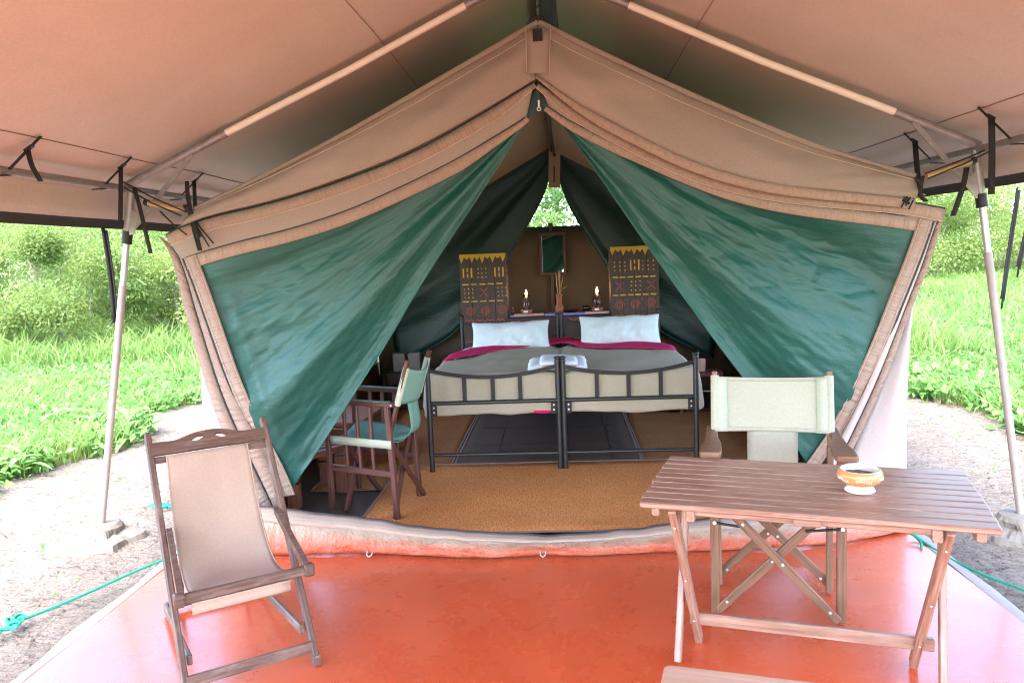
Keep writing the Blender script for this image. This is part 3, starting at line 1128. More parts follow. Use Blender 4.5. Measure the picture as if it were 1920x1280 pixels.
# green door flaps
flapL_AB = [(992, 214), (985, 225), (940, 252), (860, 300), (760, 350), (650, 399), (540, 434), (440, 457), (347, 485)]
flapL_BC = [(347, 485), (362, 522), (385, 590), (402, 645), (420, 705), (434, 745), (452, 793), (473, 841), (494, 890), (506, 925), (512, 948)]
flapL_AC = [(990, 218), (962, 270), (905, 357), (862, 420), (808, 500), (757, 581), (736, 618), (704, 668), (664, 729), (618, 801), (566, 880), (530, 930), (512, 948)]
flapR_AB = [(1018, 196), (1028, 204), (1077, 236), (1177, 274), (1280, 320), (1381, 358), (1481, 380), (1582, 393), (1660, 402), (1747, 415)]
flapR_BC = [(1747, 415), (1727, 476), (1692, 568), (1669, 635), (1634, 725), (1591, 826), (1570, 862), (1545, 905)]
flapR_AC = [(1024, 200), (1060, 240), (1102, 300), (1150, 368), (1200, 440), (1280, 551), (1340, 632), (1404, 716), (1502, 842), (1530, 882), (1545, 905)]
YC = 4.0
for AB, BC, AC, s in ((flapL_AB, flapL_BC, flapL_AC, -1), (flapR_AB, flapR_BC, flapR_AC, 1)):
    ab = px_line(AB, YC, 70)
    bc = px_line(BC, YC, 60, lambda t: .17 * t ** 2)
    ac = px_line(AC, YC, 70, lambda t: .17 * t ** 2 + .05 * np.sin(np.pi * t))

    def yf(t, q, s=s):
        e = math.sin(math.pi * min(1, max(0, q)))
        f = .060 * math.sin(2 * math.pi * (1.15 * q + .12 * math.sin(4 * t + s)) + .6 * s) * t * e
        f += .028 * math.sin(2 * math.pi * (2.6 * q - .35 * t) + 1.3) * t * (1 - .5 * t) * min(1, 3 * q)
        f += .030 * nz(t * 2.5 + 5 * s, q * 5, 1) * t * min(1, 5 * q)
        f += .014 * nz(t * 6, q * 14, 3 + s) * t ** 2 * min(1, 5 * q)
        f += .007 * nz(t * 16, q * 34, 7 + s) * t ** 2 * min(1, 5 * q)
        cx_, cy_ = t * 1.6, q * (t * 1.4 + .1)
        c1_ = 1 - abs(nz(cx_ * 3.2 + 9 * s, cy_ * 5.5, 11))
        c2_ = 1 - abs(nz(cx_ * 8 + 3 * s, cy_ * 12, 17))
        f += (.008 * max(0, c1_ - .72) / .28 + .005 * max(0, c2_ - .7) / .3) * t * min(1, 5 * q) * (.35 + max(0, nz(cx_ * 1.3, cy_ * 1.3, 23 + s)) * 1.8)
        if s < 0:       # a flat vertical crease near the outer edge
            f += -.02 * math.exp(-((t - .93) / .02) ** 2) * min(1, 4 * q)
        else:           # a deep fold running up to the outer corner
            f += .06 * math.exp(-((q - .30 + .55 * (1 - t)) / .09) ** 2) * t ** 2 * (1 - .6 * q)
        return 1.5 * f * (1 - t ** 9) * min(1, .15 + 7 * q)

    P, G = tri_sheet(ab, bc, ac, 200, 160, yf)
    fl = MB().grid(P, G, flip=(s < 0)).build('door_flap', MAT['tarp'], tent, solid=.003)
    top = P[:, 0].copy()
    q = inset(top, taper(len(top), .020, .058), 1 if s < 0 else -1)
    Pb, Gb = band(top + np.array([0, -.008, .003]), q + np.array([0, -.010, 0]), 3)
    MB().grid(Pb[:, 2:], Gb[:, 2:], flip=(s > 0)).build('top_binding', MAT['binding'], fl, solid=.003)
    sd_ = P[-1].copy()
    q = inset(sd_, .070, 1 if s < 0 else -1)
    Pb, Gb = band(sd_ + np.array([0, -.011, 0]), q + np.array([0, -.013, 0]), 3)
    MB().grid(Pb, Gb, flip=(s > 0)).build('side_binding', MAT['binding'], fl, solid=.003)
    for f_ in (.12, .88):
        stitches(Pb[0] * (1 - f_) + Pb[2] * f_ - np.array([0, .003, 0]), 'stitching', fl, r=.0013, dy=0)
    zz = sd_ + np.array([s * .007, -.006, 0])
    MB().tube([Vector(p) for p in zz], .007, 5).build('zip', MAT['zip'], fl)
    zt = top + np.array([0, -.004, .006])
    MB().tube([Vector(p) for p in zt[3:]], .006, 5).build('zip', MAT['zip'], fl)

# mosquito netting behind the peak, zip and pull
a, b, c_ = at(1005, 150, Y=4.03), at(985, 232, Y=4.03), at(1036, 218, Y=4.03)
m = MB().prism([(0, 0), (b.x - a.x - .03, b.z - a.z), (0.01, (b.z - a.z) * .72), (c_.x - a.x + .05, c_.z - a.z)][::-1], .003, a, (1, 0, 0), (0, 0, 1))
m.build('peak_netting', MAT['tarp_dark'], tent)
zp = MB().bar(at(1008, 158, Y=3.99), at(1009, 188, Y=3.99), .022, .004, up=(0, 1, 0)).build('zip_tape', MAT['zip'], tent)
m = MB()
p = at(1010, 188, Y=3.975)
m.bar(p, p + Vector((0, 0, -.032)), .009, .006, up=(0, 1, 0))
for k in range(9):
    a0, a1 = 2 * math.pi * k / 8, 2 * math.pi * (k + 1) / 8
    if k < 8:
        m.tube([p + Vector((.009 * math.cos(a0), 0, -.043 + .009 * math.sin(a0))), p + Vector((.009 * math.cos(a1), 0, -.043 + .009 * math.sin(a1)))], .0035, 5)
m.build('zip_pull', MAT['bolt'], zp)

# groundsheet lip across the doorway
bot = [(392, 1030), (440, 1036), (505, 1040), (600, 1038), (688, 1036), (770, 1040), (855, 1044), (951, 1045), (1022, 1038), (1084, 1042), (1180, 1037), (1272, 1033), (1387, 1030), (1500, 1023), (1575, 1018), (1650, 1004), (1702, 994)]
topl = [(392, 952), (440, 950), (505, 952), (540, 957), (610, 965), (680, 972), (772, 988), (850, 996), (897, 1000), (1022, 1007), (1147, 1000), (1272, 981), (1387, 968), (1500, 962), (1590, 962), (1660, 972), (1702, 988)]
N = 120
BT = resample([at(p[0], p[1], Z=.004) for p in bot], N)
TT = []
tl = resample([Vector((p[0], p[1], 0)) for p in topl], N)
for j in range(N):
    yb = np.interp(at(tl[j][0], tl[j][1], Y=4).x, BT[:, 0], BT[:, 1])
    TT.append(at(tl[j][0], tl[j][1], Y=yb + .13))
TT = np.array([list(p) for p in TT])
K = 12
P = np.zeros((K, N, 3))
G = np.zeros((K, N, 3))
for i in range(K):
    q = i / (K - 1)
    P[i] = BT * (1 - q) + TT * q
    for j in range(N):
        u = j / (N - 1)
        P[i, j, 1] += -.035 * math.sin(math.pi * q) + .018 * nz(u * 26, q * 2.5, 1) * math.sin(math.pi * (.15 + .7 * q)) + .012 * nz(u * 60, q * 4, 2) * math.sin(math.pi * q) * (1 - q)
        P[i, j, 2] += (.008 * nz(u * 30, q * 3, 6) + .012 * math.sin(math.pi * q)) * (q > 0)
        G[i, j] = (u * 4, q, 0)
sk = MB().grid(P, G, flip=True).build('groundsheet_lip', MAT['skirt'], tent, solid=.004)
U = P[-1] + np.array([0, -.004, .004])
D = P[int(K * .62)] * .5 + P[-1] * .5 + np.array([0, -.024, .004])
Pb, Gb = band(U + np.array([0, .012, 0]), D, 4)
Pb[1:3, :, 1] -= .006
MB().grid(Pb, Gb, flip=False).build('lip_binding', MAT['lipbinding'], sk, solid=.004)
D2 = D + np.array([0, -.008, -.010])
Pb, Gb = band(D + np.array([0, -.003, .004]), D2 + np.array([0, 0, -.012]), 3)
MB().grid(Pb, Gb).build('lip_strip', MAT['lipbinding'], sk, solid=.003)
MB().tube([Vector(p) + Vector((0, .012, .002)) for p in U], .005, 5).build('zip', MAT['zip'], sk)
for px in (694, 1018):
    p = at(px, 1037, Z=.012)
    m = MB().tube([p + Vector((-.014, -.004, .012)), p + Vector((-.012, -.02, 0)), p + Vector((0, -.032, -.006)), p + Vector((.012, -.02, 0)), p + Vector((.014, -.004, .012))], .0028, 6)
    m.build('peg_loop', MAT['bolt'], sk)
p = at(512, 958, Y=4.08)
MB().bar(p, p + Vector((.004, -.01, -.036)), .012, .006, up=(0, 1, 0)).build('zip_pull', MAT['bolt'], sk)
# green corner under the left flap
P = np.zeros((5, 5, 3))
for i in range(5):
    for j in range(5):
        P[i, j] = at(486 + 9 * j + i, 905 + 13 * i, Y=4.19 + .01 * math.sin(j * 2 + i))
MB().grid(P, flip=False).build('flap_corner', MAT['tarp'], tent, solid=.003)

# interior floor of the tent
P = np.zeros((2, 30, 3))
fx = np.linspace(XL + .02, XR - .02, 30)
for j in range(30):
    yb = np.interp(fx[j], BT[:, 0], BT[:, 1]) + .06
    P[0, j] = (fx[j], yb, .002)
    P[1, j] = (fx[j], TB + .08, .002)
MB().grid(P, P * 1.0, smooth=False, flip=True).build('tent_floor', MAT['groundsheet'], tent)

# corner lashings and bamboo spreaders
for s in (-1, 1):
    if s < 0:
        a, b = at(275, 380, Y=4.0), at(348, 394, Y=3.96)
        lines = [((225, 338), (350, 398)), ((230, 350), (340, 405)), ((350, 388), (392, 462)), ((352, 392), (372, 470)), ((352, 392), (400, 456)), ((300, 396), (350, 440))]
        knots = [(352, 392), (372, 440)]
        tailp = [(252, 352), (262, 385), (283, 475)]
        tail2 = [(351, 340), (352, 372), (376, 470)]
    else:
        a, b = at(1825, 301, Y=4.0), at(1737, 330, Y=3.96)
        lines = [((1900, 258), (1735, 326)), ((1880, 272), (1740, 335)), ((1724, 335), (1698, 385)), ((1730, 335), (1704, 392)), ((1720, 330), (1690, 388))]
        knots = [(1722, 340), (1698, 375)]
        tailp = [(1812, 314), (1806, 350), (1786, 405)]
        tail2 = [(1728, 330), (1722, 365), (1736, 378)]
    MB().tube([a, b], [.014, .012], 10).build('spreader', MAT['bamboo'], tent)
    MB().tube([a + (a - b) * .04, a - (a - b) * .05], .017, 10).build('spreader_cap', MAT['cord'], tent)
    m = MB()
    for (p, q) in lines:
        m.tube([at(*p, Y=3.98), at((p[0] + q[0]) / 2, (p[1] + q[1]) / 2 + 3, Y=3.945), at(*q, Y=3.90)], .0042, 5)
    for kx in knots:
        k0 = at(*kx, Y=3.93)
        for r in range(5):
            d = Vector((random.uniform(-1, 1), random.uniform(-.5, .5), random.uniform(-1, 1))) * .02
            m.tube([k0 - d, k0 + d * .3 + Vector((0, -.01, 0)), k0 + d], .007, 5)
    m.build('corner_lashing', MAT['cord'], tent)
    for tp in (tailp, tail2):
        q = resample([at(*p, Y=3.94) for p in tp], 10)
        Q = np.stack([q + np.array([-.012, .0, 0]), q + np.array([.012, -.006, 0])])
        MB().grid(Q).build('lashing_strap', MAT['strap'], tent, solid=.003)

# ------------------------------------------------------------------ ropes on the ground
def rope(name, pts, r, label):
    q = resample(pts, 60, 2)
    n_ = len(q)
    m = MB()
    for ph in (0, 2.1, 4.2):
        strand = []
        for i in range(n_ * 3):
            t = i / (n_ * 3 - 1) * (n_ - 1)
            k = min(int(t), n_ - 2)
            p = q[k] * (1 - (t - k)) + q[k + 1] * (t - k)
            a = i * .9 + ph
            strand.append(Vector(p) + Vector((math.cos(a) * r * .5, math.sin(a) * r * .35, math.sin(a) * r * .5)))
        m.tube(strand, r * .62, 5)
    return tag(m.build(name, MAT['rope']), label, 'rope')


def g3(px, py, dz=0.0):
    return at(px, py, Z=-.02 + dz)


rope('guy_rope', [g3(338, 1036, .05), g3(250, 1072, .03), g3(150, 1118, .02), g3(52, 1158, .01), g3(36, 1162, .02), g3(20, 1172, .01), g3(-30, 1192)], .006, 'taut green guy rope running over the sand past the deck chair')
tang = [(50, 1157), (38, 1150), (22, 1160), (34, 1166), (48, 1160), (40, 1154), (26, 1166), (14, 1158), (10, 1164), (30, 1172), (42, 1167), (24, 1162), (12, 1176), (26, 1178), (36, 1171), (8, 1180), (-10, 1183), (6, 1186), (-30, 1188)]
rope('rope_knot', [g3(x, y, .01 + .012 * (i % 3)) for i, (x, y) in enumerate(tang)], .007, 'tangled green knot at the end of the guy rope on the sand')
rope('rope_coil', [g3(x, y, .006 * (i % 2) + .006) for i, (x, y) in enumerate([(278, 948), (292, 945), (306, 943), (320, 945), (312, 950), (296, 951), (284, 950), (300, 947), (322, 949)])], .008, 'short bright green rope lying behind the deck chair')
rope('side_rope', [g3(1702, 994, .05), g3(1716, 1003, .03), g3(1732, 1016, .02), g3(1790, 1052), g3(1850, 1080), g3(1920, 1105), g3(1990, 1132)], .006, 'green guy rope pegged out from the groundsheet corner behind the table')
rope('rope_end', [g3(1704, 998, .05), g3(1712, 1002, .045), g3(1722, 1010, .035), g3(1728, 1018, .03), g3(1728, 1027, .02)], .006, 'frayed green rope tail knotted at the groundsheet corner')

# ------------------------------------------------------------------ mats inside the tent
def mat_rug(name, x0, x1, y0, y1, z, mat, bind, label, cat='mat', curl=0.0):
    t = thing(name, label, cat, ((x0 + x1) / 2, (y0 + y1) / 2, z))
    nx_, ny_ = 14, 14
    P = np.zeros((nx_, ny_, 3))
    for i in range(nx_):
        for j in range(ny_):
            x = x0 + (x1 - x0) * i / (nx_ - 1)
            y = y0 + (y1 - y0) * j / (ny_ - 1)
            P[i, j] = (x, y, z + .003 * nz(x * 3, y * 3, z * 90))
    MB().grid(P, flip=True).build('weave', MAT[mat], t, solid=.006)
    for a, b in (((0, 0), (0, -1)), ((-1, 0), (-1, -1))):
        w = .014
        s_ = 1 if a[0] == 0 else -1
        q = P[a[0], :, :] + np.array([0, 0, .004])
        Q = np.stack([q - np.array([s_ * w * .3, 0, 0]), q + np.array([s_ * w * .5, 0, .003]), q + np.array([s_ * w, 0, 0])])
        MB().grid(Q, flip=(s_ > 0)).build('binding', MAT[bind], t, solid=.003)
    q = P[:, -1, :] + np.array([0, 0, .004])
    Q = np.stack([q + np.array([0, .008, 0]), q + np.array([0, -.004, .003]), q - np.array([0, .010, 0])])
    MB().grid(Q).build('binding', MAT[bind], t, solid=.003)
    q = P[:, 0, :] + np.array([0, 0, .004])
    Q = np.stack([q + np.array([0, -.008, 0]), q + np.array([0, .004, .003]), q + np.array([0, .010, 0])])
    MB().grid(Q, flip=True).build('binding', MAT[bind], t, solid=.003)
    return t


mat_rug('coir_mat', -1.66, -.805, 4.83, 7.7, .008, 'coir_dark', 'rugbind', 'brown coir mat beside the bed, along the wall on the director chair side')
mat_rug('coir_mat', .545, 1.60, 5.30, 7.11, .008, 'coir_dark', 'rugbind', 'brown coir mat under the bed on the cream chair side')
mat_rug('dark_rug', -.79, .535, 5.30, 7.6, .014, 'darkrug', 'rugbind', 'dark brown rug lying under the two beds', 'rug')
mat_rug('coir_mat', -1.17, 1.15, 3.98, 5.36, .020, 'coir', 'rugbind', 'golden tan coir mat just inside the doorway')
# stitched pattern lines in the dark rug
m = MB()
for y in (5.9, 6.5):
    m.tube([(-.7 + i * .1, y + .01 * nz(i * .7, y), .0215) for i in range(12)], .0022, 4)
for x in (-.5, .02, .34):
    m.tube([(x + .006 * nz(i, x), 5.4 + i * .16, .0215) for i in range(10)], .0018, 4)
m.build('pattern_line', MAT['panelwood'], bpy.data.objects['dark_rug'])

# ------------------------------------------------------------------ beds
BX = -.0173


def make_bed(x0, x1, label, fr, hd_w):
    Y0, Y1 = 5.187, 7.137
    t = thing('iron_bed', label, 'bed', ((x0 + x1) / 2, Y0, 0))
    for y, h, name in ((Y0, .789, 'foot'), (Y1, .9365, 'head')):
        for x in (x0, x1):
            pt = MB().tube([(x, y, .016), (x, y, h - .02)], .0178, 14).build('post', MAT['blacksteel'], t)
            MB().lathe([(.0, h + .006), (.016, h + .004), (.023, h - .002), (.024, h - .010), (.017, h - .016), (.020, h - .022), (.022, h - .028), (.018, h - .040)][::-1], (x, y, 0), 14).build('finial', MAT['blacksteel'], pt)
        rz = .495 if name == 'foot' else .60
        top0 = h - .06
        sag = .062
        MB().tube([(x0, y, rz), (x1, y, rz)], .0135, 12).build('cross_rail', MAT['blacksteel'], t)
        if name == 'foot':
            MB().tube([(x0, y, .135), (x1, y, .135)], .0125, 12).build('low_rail', MAT['blacksteel'], t)
        n_ = 20
        m = MB()
        for i in range(n_):
            u0, u1 = i / n_, (i + 1) / n_
            f = lambda u: top0 - sag * 4 * u * (1 - u) + .006 * (u - .5)
            p0 = (x0 + (x1 - x0) * u0, y - .003, f(u0))
            p1 = (x0 + (x1 - x0) * (u1 + .004), y - .003, f(u1 + .004))
            m.bar(p0, p1, .006, .026, ch=.1)
        m.build('arched_rail', MAT['browniron'], t)
        for u in fr:
            x = x0 + (x1 - x0) * u
            z1 = top0 - sag * 4 * u * (1 - u)
            MB().bar((x, y + .003, rz), (x, y + .003, z1 + .006), .027, .006, up=(0, 1, 0)).build('flat_bar', MAT['browniron'], t)
    for x, s in ((x0, 1), (x1, -1)):
        br = MB().prism([(0, -.09), (s * .036, -.09), (s * .036, -.008), (0, -.008)][::s], .005, (x + s * .016, Y0 + .004, .495), (1, 0, 0), (0, 0, 1)).build('bracket', MAT['browniron'], t)
        for z in (.465, .432):
            MB().tube([(x + s * .032, Y0 + .002, z), (x + s * .032, Y0 - .006, z)], .0062, 8).build('bolt', MAT['bolt'], br)
        MB().bar((x + s * .02, Y0 + .01, .445), (x + s * .02, Y1 - .01, .445), .03, .045).build('side_rail', MAT['browniron'], t)
    for k in range(7):
        y = Y0 + .15 + k * .27
        MB().bar((x0 + .03, y, .43), (x1 - .03, y, .43), .07, .018, up=(0, 0, 1)).build('slat', MAT['rackwood'], t)
    return t


make_bed(-.9145, -.0345, 'black iron single bed next to the green director chair', (.28, .50, .71), .9)
make_bed(.0005, .8805, 'black iron single bed behind the cream canvas chair', (.256, .496, .738), .9)

for x0, x1, lab in ((-.89, -.06, 'blue white mattress on the bed nearest the director chair'), (.03, .865, 'blue white mattress on the bed nearest the cream canvas chair')):
    P = []
    m = MB()
    prof = [(.0, .40), (.02, .385), (.05, .38)]
    n_ = 24
    ring = []
    for (z, ins) in ((.418, .03), (.424, .005), (.50, 0), (.61, .0), (.635, .015), (.645, .05)):
        L = []
        for (x, y) in ((x0 + ins, 5.23 + ins), (x1 - ins, 5.23 + ins), (x1 - ins, 7.1 - ins), (x0 + ins, 7.1 - ins)):
            L.append((x, y, z))
        full = []
        for k in range(4):
            a, b = np.array(L[k]), np.array(L[(k + 1) % 4])
            for q in range(8):
                p = a + (b - a) * q / 8
                p[2] += .012 * nz(p[0] * 6, p[1] * 6, 3) * (z < .45)
                full.append(p)
        ring.append(full)
    nr = len(ring[0])
    vs = [p for rr in ring for p in rr]
    fs = [(i * nr + j, i * nr + (j + 1) % nr, (i + 1) * nr + (j + 1) % nr, (i + 1) * nr + j) for i in range(len(ring) - 1) for j in range(nr)]
    fs.append(tuple((len(ring) - 1) * nr + j for j in range(nr)))
    fs.append(tuple(nr - 1 - j for j in range(nr)))
    m.add(vs, fs)
    tag(m.build('mattress', MAT['mattress']), lab, 'mattress')

# blanket over both beds
HW0, HW1 = -.905, .885


def head_line(a):
    return float(np.interp(a, [-1.2, -.9, -.6, -.25, .0, .2, .5, .9, 1.2], [5.9, 6.0, 6.42, 6.80, 6.84, 6.50, 6.42, 6.22, 6.15]))


nxb, nyb = 90, 70
P = np.zeros((nxb, nyb, 3))
for i in range(nxb):
    for j in range(nyb):
        a = HW0 - .24 + (HW1 - HW0 + .50) * i / (nxb - 1)
        yb_head = head_line(a) + .02 * nz(a * 5, 2)
        b = 4.955 + (yb_head - 4.955) * j / (nyb - 1)
        ex = max(0, HW0 - a) + max(0, a - HW1)
        ey = max(0, 5.245 - b)
        side = -1 if a < HW0 else 1
        drop = min(.30, math.hypot(ex, ey))
        rr = .03
        x = min(max(a, HW0), HW1)
        y = max(b, 5.245)
        out = (1 - math.exp(-drop / rr)) * rr
        if ex > 0:
            x += side * (out + .10 * drop + .02 * nz(b * 5, 1, side)) * (ex / max(1e-6, math.hypot(ex, ey)))
        if ey > 0:
            y -= (out * .8 + .012 * nz(a * 6, 4)) * (ey / max(1e-6, math.hypot(ex, ey)))
        z = .676 - max(0, drop - .012) * (1.0 - .10 * abs(nz(a * 2.5, b * 2.5, 9)))
        crown = .022 * (1 - abs(((a - .0) % .92) / .46 - 1) ** 2) if ex == 0 else 0
        z += .012 * nz(a * 3, b * 3, 1) + .006 * nz(a * 9, b * 4, 2) - (.02 * math.exp(-((a + .017) / .05) ** 2) if ey == 0 else 0)
        P[i, j] = (x, y, z)
bl = MB().grid(P, flip=True)
tag(bl.build('blanket', MAT['blanket'], solid=.006), 'beige blanket spread over both beds and hanging at the foot', 'blanket')
# fuchsia sheet turned down at the head
P2 = np.zeros((60, 16, 3))
for i in range(60):
    for j in range(16):
        a = HW0 - .20 + (HW1 - HW0 + .36) * i / 59
        yb0 = head_line(a) - .05
        q = j / 15
        b = yb0 + q * (.46 + .1 * nz(a * 2, 6))
        ex = max(0, HW0 - a) + max(0, a - HW1)
        side = -1 if a < HW0 else 1
        x = min(max(a, HW0), HW1) + side * (.04 if ex else 0) * min(1, ex / .03)
        z = .690 - ex * 1.0 + .012 * nz(a * 4, b * 4, 5) + .012 * math.exp(-((a - .03) / .12) ** 2) + .006 * math.sin(3.14 * q)
        P2[i, j] = (x, b, z)
fs_ = MB().grid(P2, flip=True).build('top_sheet', MAT['fuchsia'], solid=.005)
tag(fs_, 'bright fuchsia sheet turned down below the pillows', 'sheet')
q = [Vector((-.30, 5.235, .43)), Vector((-.22, 5.22, .405)), Vector((-.10, 5.215, .40)), Vector((-.06, 5.22, .415))]
A = resample(q, 10)
MB().grid(np.stack([A + np.array([0, .02, .05]), A + np.array([0, 0, .015]), A])).build('loose_hem', MAT['fuchsia'], fs_, solid=.004)
# pale bottom sheets at the head
for x0, x1, lab in ((-.90, -.06, 'pale sheet edge at the head of the bed by the director chair'), (.03, .88, 'pale sheet edge at the head of the bed behind the cream chair')):
    P3 = np.zeros((16, 10, 3))
    for i in range(16):
        for j in range(10):
            x = x0 + (x1 - x0) * i / 15
            y = 6.2 + .9 * j / 9
            e = min(i, 15 - i)
            P3[i, j] = (x, y, .650 + .008 * nz(x * 5, y * 5, 3) - (.02 if e == 0 else 0))
    tag(MB().grid(P3, flip=True).build('bed_sheet', MAT['white_sheet'], solid=.006), lab, 'sheet')


def make_pillow(c, w, h, d, rz, tilt, label, seed):
    n_ = 30
    vs, fs, gs = [], [], []
    for side in (1, -1):
        for i in range(n_):
            for j in range(n_):
                u, v_ = -1 + 2 * i / (n_ - 1), -1 + 2 * j / (n_ - 1)
                px = 1 + .05 * (abs(u) ** 3) * (abs(v_) ** 3) - .035 * (1 - u * u) * abs(v_) - .02
                pz = 1 + .09 * (abs(u) ** 4) * (abs(v_) ** 4) - .05 * (1 - v_ * v_) * abs(u)
                th = (max(0, 1 - abs(u) ** 2.4) * max(0, 1 - abs(v_) ** 2.2)) ** .55
                wr = .022 * nz(u * 2.6 + seed, v_ * 1.2, side) + .010 * nz(u * 6 + seed, v_ * 2.0, 3 + side) + .02 * nz(u * 1.2, v_ * 1.2, seed)
                fold = (.020 * math.sin(13 * u + 4 * v_ + seed) + .012 * math.sin(27 * u - 5 * v_ + seed * 2)) * math.exp(-((v_ + .75) / .55) ** 2) * (.4 + nz(u * 2.2 + seed, 3)) * 1.3
                vs.append((u * w / 2 * px, side * -(th * d / 2 + (wr + fold) * th), v_ * h / 2 * pz + .012 * nz(u * 2 + seed, 5) + .02 * th * (-.2)))
                gs.append((u * w / 2 + seed, v_ * h / 2, side * .1))
        o = (0 if side == 1 else n_ * n_)
        for i in range(n_ - 1):
            for j in range(n_ - 1):
                q_ = (o + i * n_ + j, o + (i + 1) * n_ + j, o + (i + 1) * n_ + j + 1, o + i * n_ + j + 1)
                fs.append(q_ if side == 1 else q_[::-1])
    m = MB()
    m.add(vs, fs, gs, True)
    o = m.build('pillow', MAT['pillow'], subsurf=1)
    o.location = c
    o.rotation_euler = (tilt, 0, rz)
    return tag(o, label, 'pillow')


make_pillow((-.445, 6.80, .775), .67, .255, .16, R(2), R(-30), 'crumpled pale pillow propped on the bed by the director chair', 3.1)
make_pillow((.505, 6.78, .790), .68, .27, .16, R(-1), R(-30), 'pale pillow with one raised corner on the bed behind the cream chair', 8.7)

# folded towel
tw = thing('towel', 'white towel folded at the foot where the two beds meet', 'towel', (-.03, 5.6, .68))
for k, (x0, x1, y0, y1, z) in enumerate(((-.235, .165, 5.30, 5.78, .690), (-.15, .10, 5.27, 5.64, .722))):
    P = np.zeros((18, 14, 3))
    for i in range(18):
        for j in range(14):
            u, v_ = i / 17, j / 13
            e = min(u, 1 - u, v_, 1 - v_)
            x = x0 + (x1 - x0) * u
            y = y0 + (y1 - y0) * v_
            P[i, j] = (x + .006 * nz(y * 9, k), y + .006 * nz(x * 9, k, 2), z + .02 * min(1, e * 9) ** .5 + .008 * nz(x * 8, y * 8, k + 3) + .02 * nz(x * 3, y * 2, k))
    MB().grid(P, flip=True).build('fold', MAT['towel'], tw, solid=.022)

# ------------------------------------------------------------------ painted headboard cabinet
hc = thing('headboard_cabinet', 'dark wooden headboard cabinet with yellow and red painted tribal motifs', 'cabinet', (0, 7.35, 0))
HYF = 7.35
U = .00107                                                # metres per measured unit


def spiral(m, cx, cz, r, turns=2.6, w=.007, y=0):
    pts = []
    n_ = 46
    for k in range(n_):
        a = k / (n_ - 1) * turns * 2 * math.pi
        rr = r * (1 - .88 * k / (n_ - 1))
        pts.append((cx + rr * math.cos(a), cz + rr * math.sin(a)))
    ribbon(m, pts, w, y)


def ribbon(m, pts, w, y, t=.0016):
    Q = np.array(pts)
    T = np.gradient(Q, axis=0)
    T /= np.linalg.norm(T, axis=1)[:, None] + 1e-9
    Nn = np.stack([-T[:, 1], T[:, 0]], -1)
    a, b = Q + Nn * w / 2, Q - Nn * w / 2
    n_ = len(Q)
    vs = [(p[0], y, p[1]) for p in a] + [(p[0], y, p[1]) for p in b] + [(p[0], y - t, p[1]) for p in a] + [(p[0], y - t, p[1]) for p in b]
    fs = []
    for i in range(n_ - 1):
        fs += [(2 * n_ + i, 3 * n_ + i, 3 * n_ + i + 1, 2 * n_ + i + 1), (i, 2 * n_ + i, 2 * n_ + i + 1, i + 1), (n_ + i + 1, 3 * n_ + i + 1, 3 * n_ + i, n_ + i)]
    m.add(vs, fs)


def dash(m, x0, z0, x1, z1, w, y):
    jx, jz = random.uniform(-.002, .002), random.uniform(-.002, .002)
    m.bar((x0 + jx, y - .0004, z0 + jz), (x1 + jx, y - .0004, z1 - jz), .0022, w * random.uniform(.85, 1.15), up=(0, 0, 1) if abs(x1 - x0) > abs(z1 - z0) else (1, 0, 0), ch=.02)


def dots(m, x0, x1, z0, z1, y, n_=3, r=.007):
    for i in range(n_):
        for j in range(n_):
            x, z = x0 + (x1 - x0) * i / (n_ - 1) + random.uniform(-.002, .002), z0 + (z1 - z0) * j / (n_ - 1) + random.uniform(-.002, .002)
            m.tube([(x, y, z), (x, y - .0018, z)], r * random.uniform(.8, 1.1), 8)


def waves(m, x0, x1, z, y, n_, amp=.014):
    L = (x1 - x0) / n_
    for k in range(n_):
        a = x0 + k * L
        pts = [(a + L * q / 16 * .9, z + amp * (abs(math.sin(math.pi * (2 * q / 16))) - .5) * (1 if q else 1) + .008 * math.sin(math.pi * q / 16)) for q in range(17)]
        ribbon(m, pts, .009, y)


class Marks:
    """Every mark becomes a part of its own."""

    def __init__(s, name, mat):
        s.name, s.mat = name, mat

    def _one(s, fn, *a, **k):
        m = MB()
        getattr(m, fn)(*a, **k)
        m.build(s.name, s.mat, hc)

    def bar(s, *a, **k):
        s._one('bar', *a, **k)

    def prism(s, *a, **k):
        s._one('prism', *a, **k)

    def add(s, *a, **k):
        s._one('add', *a, **k)


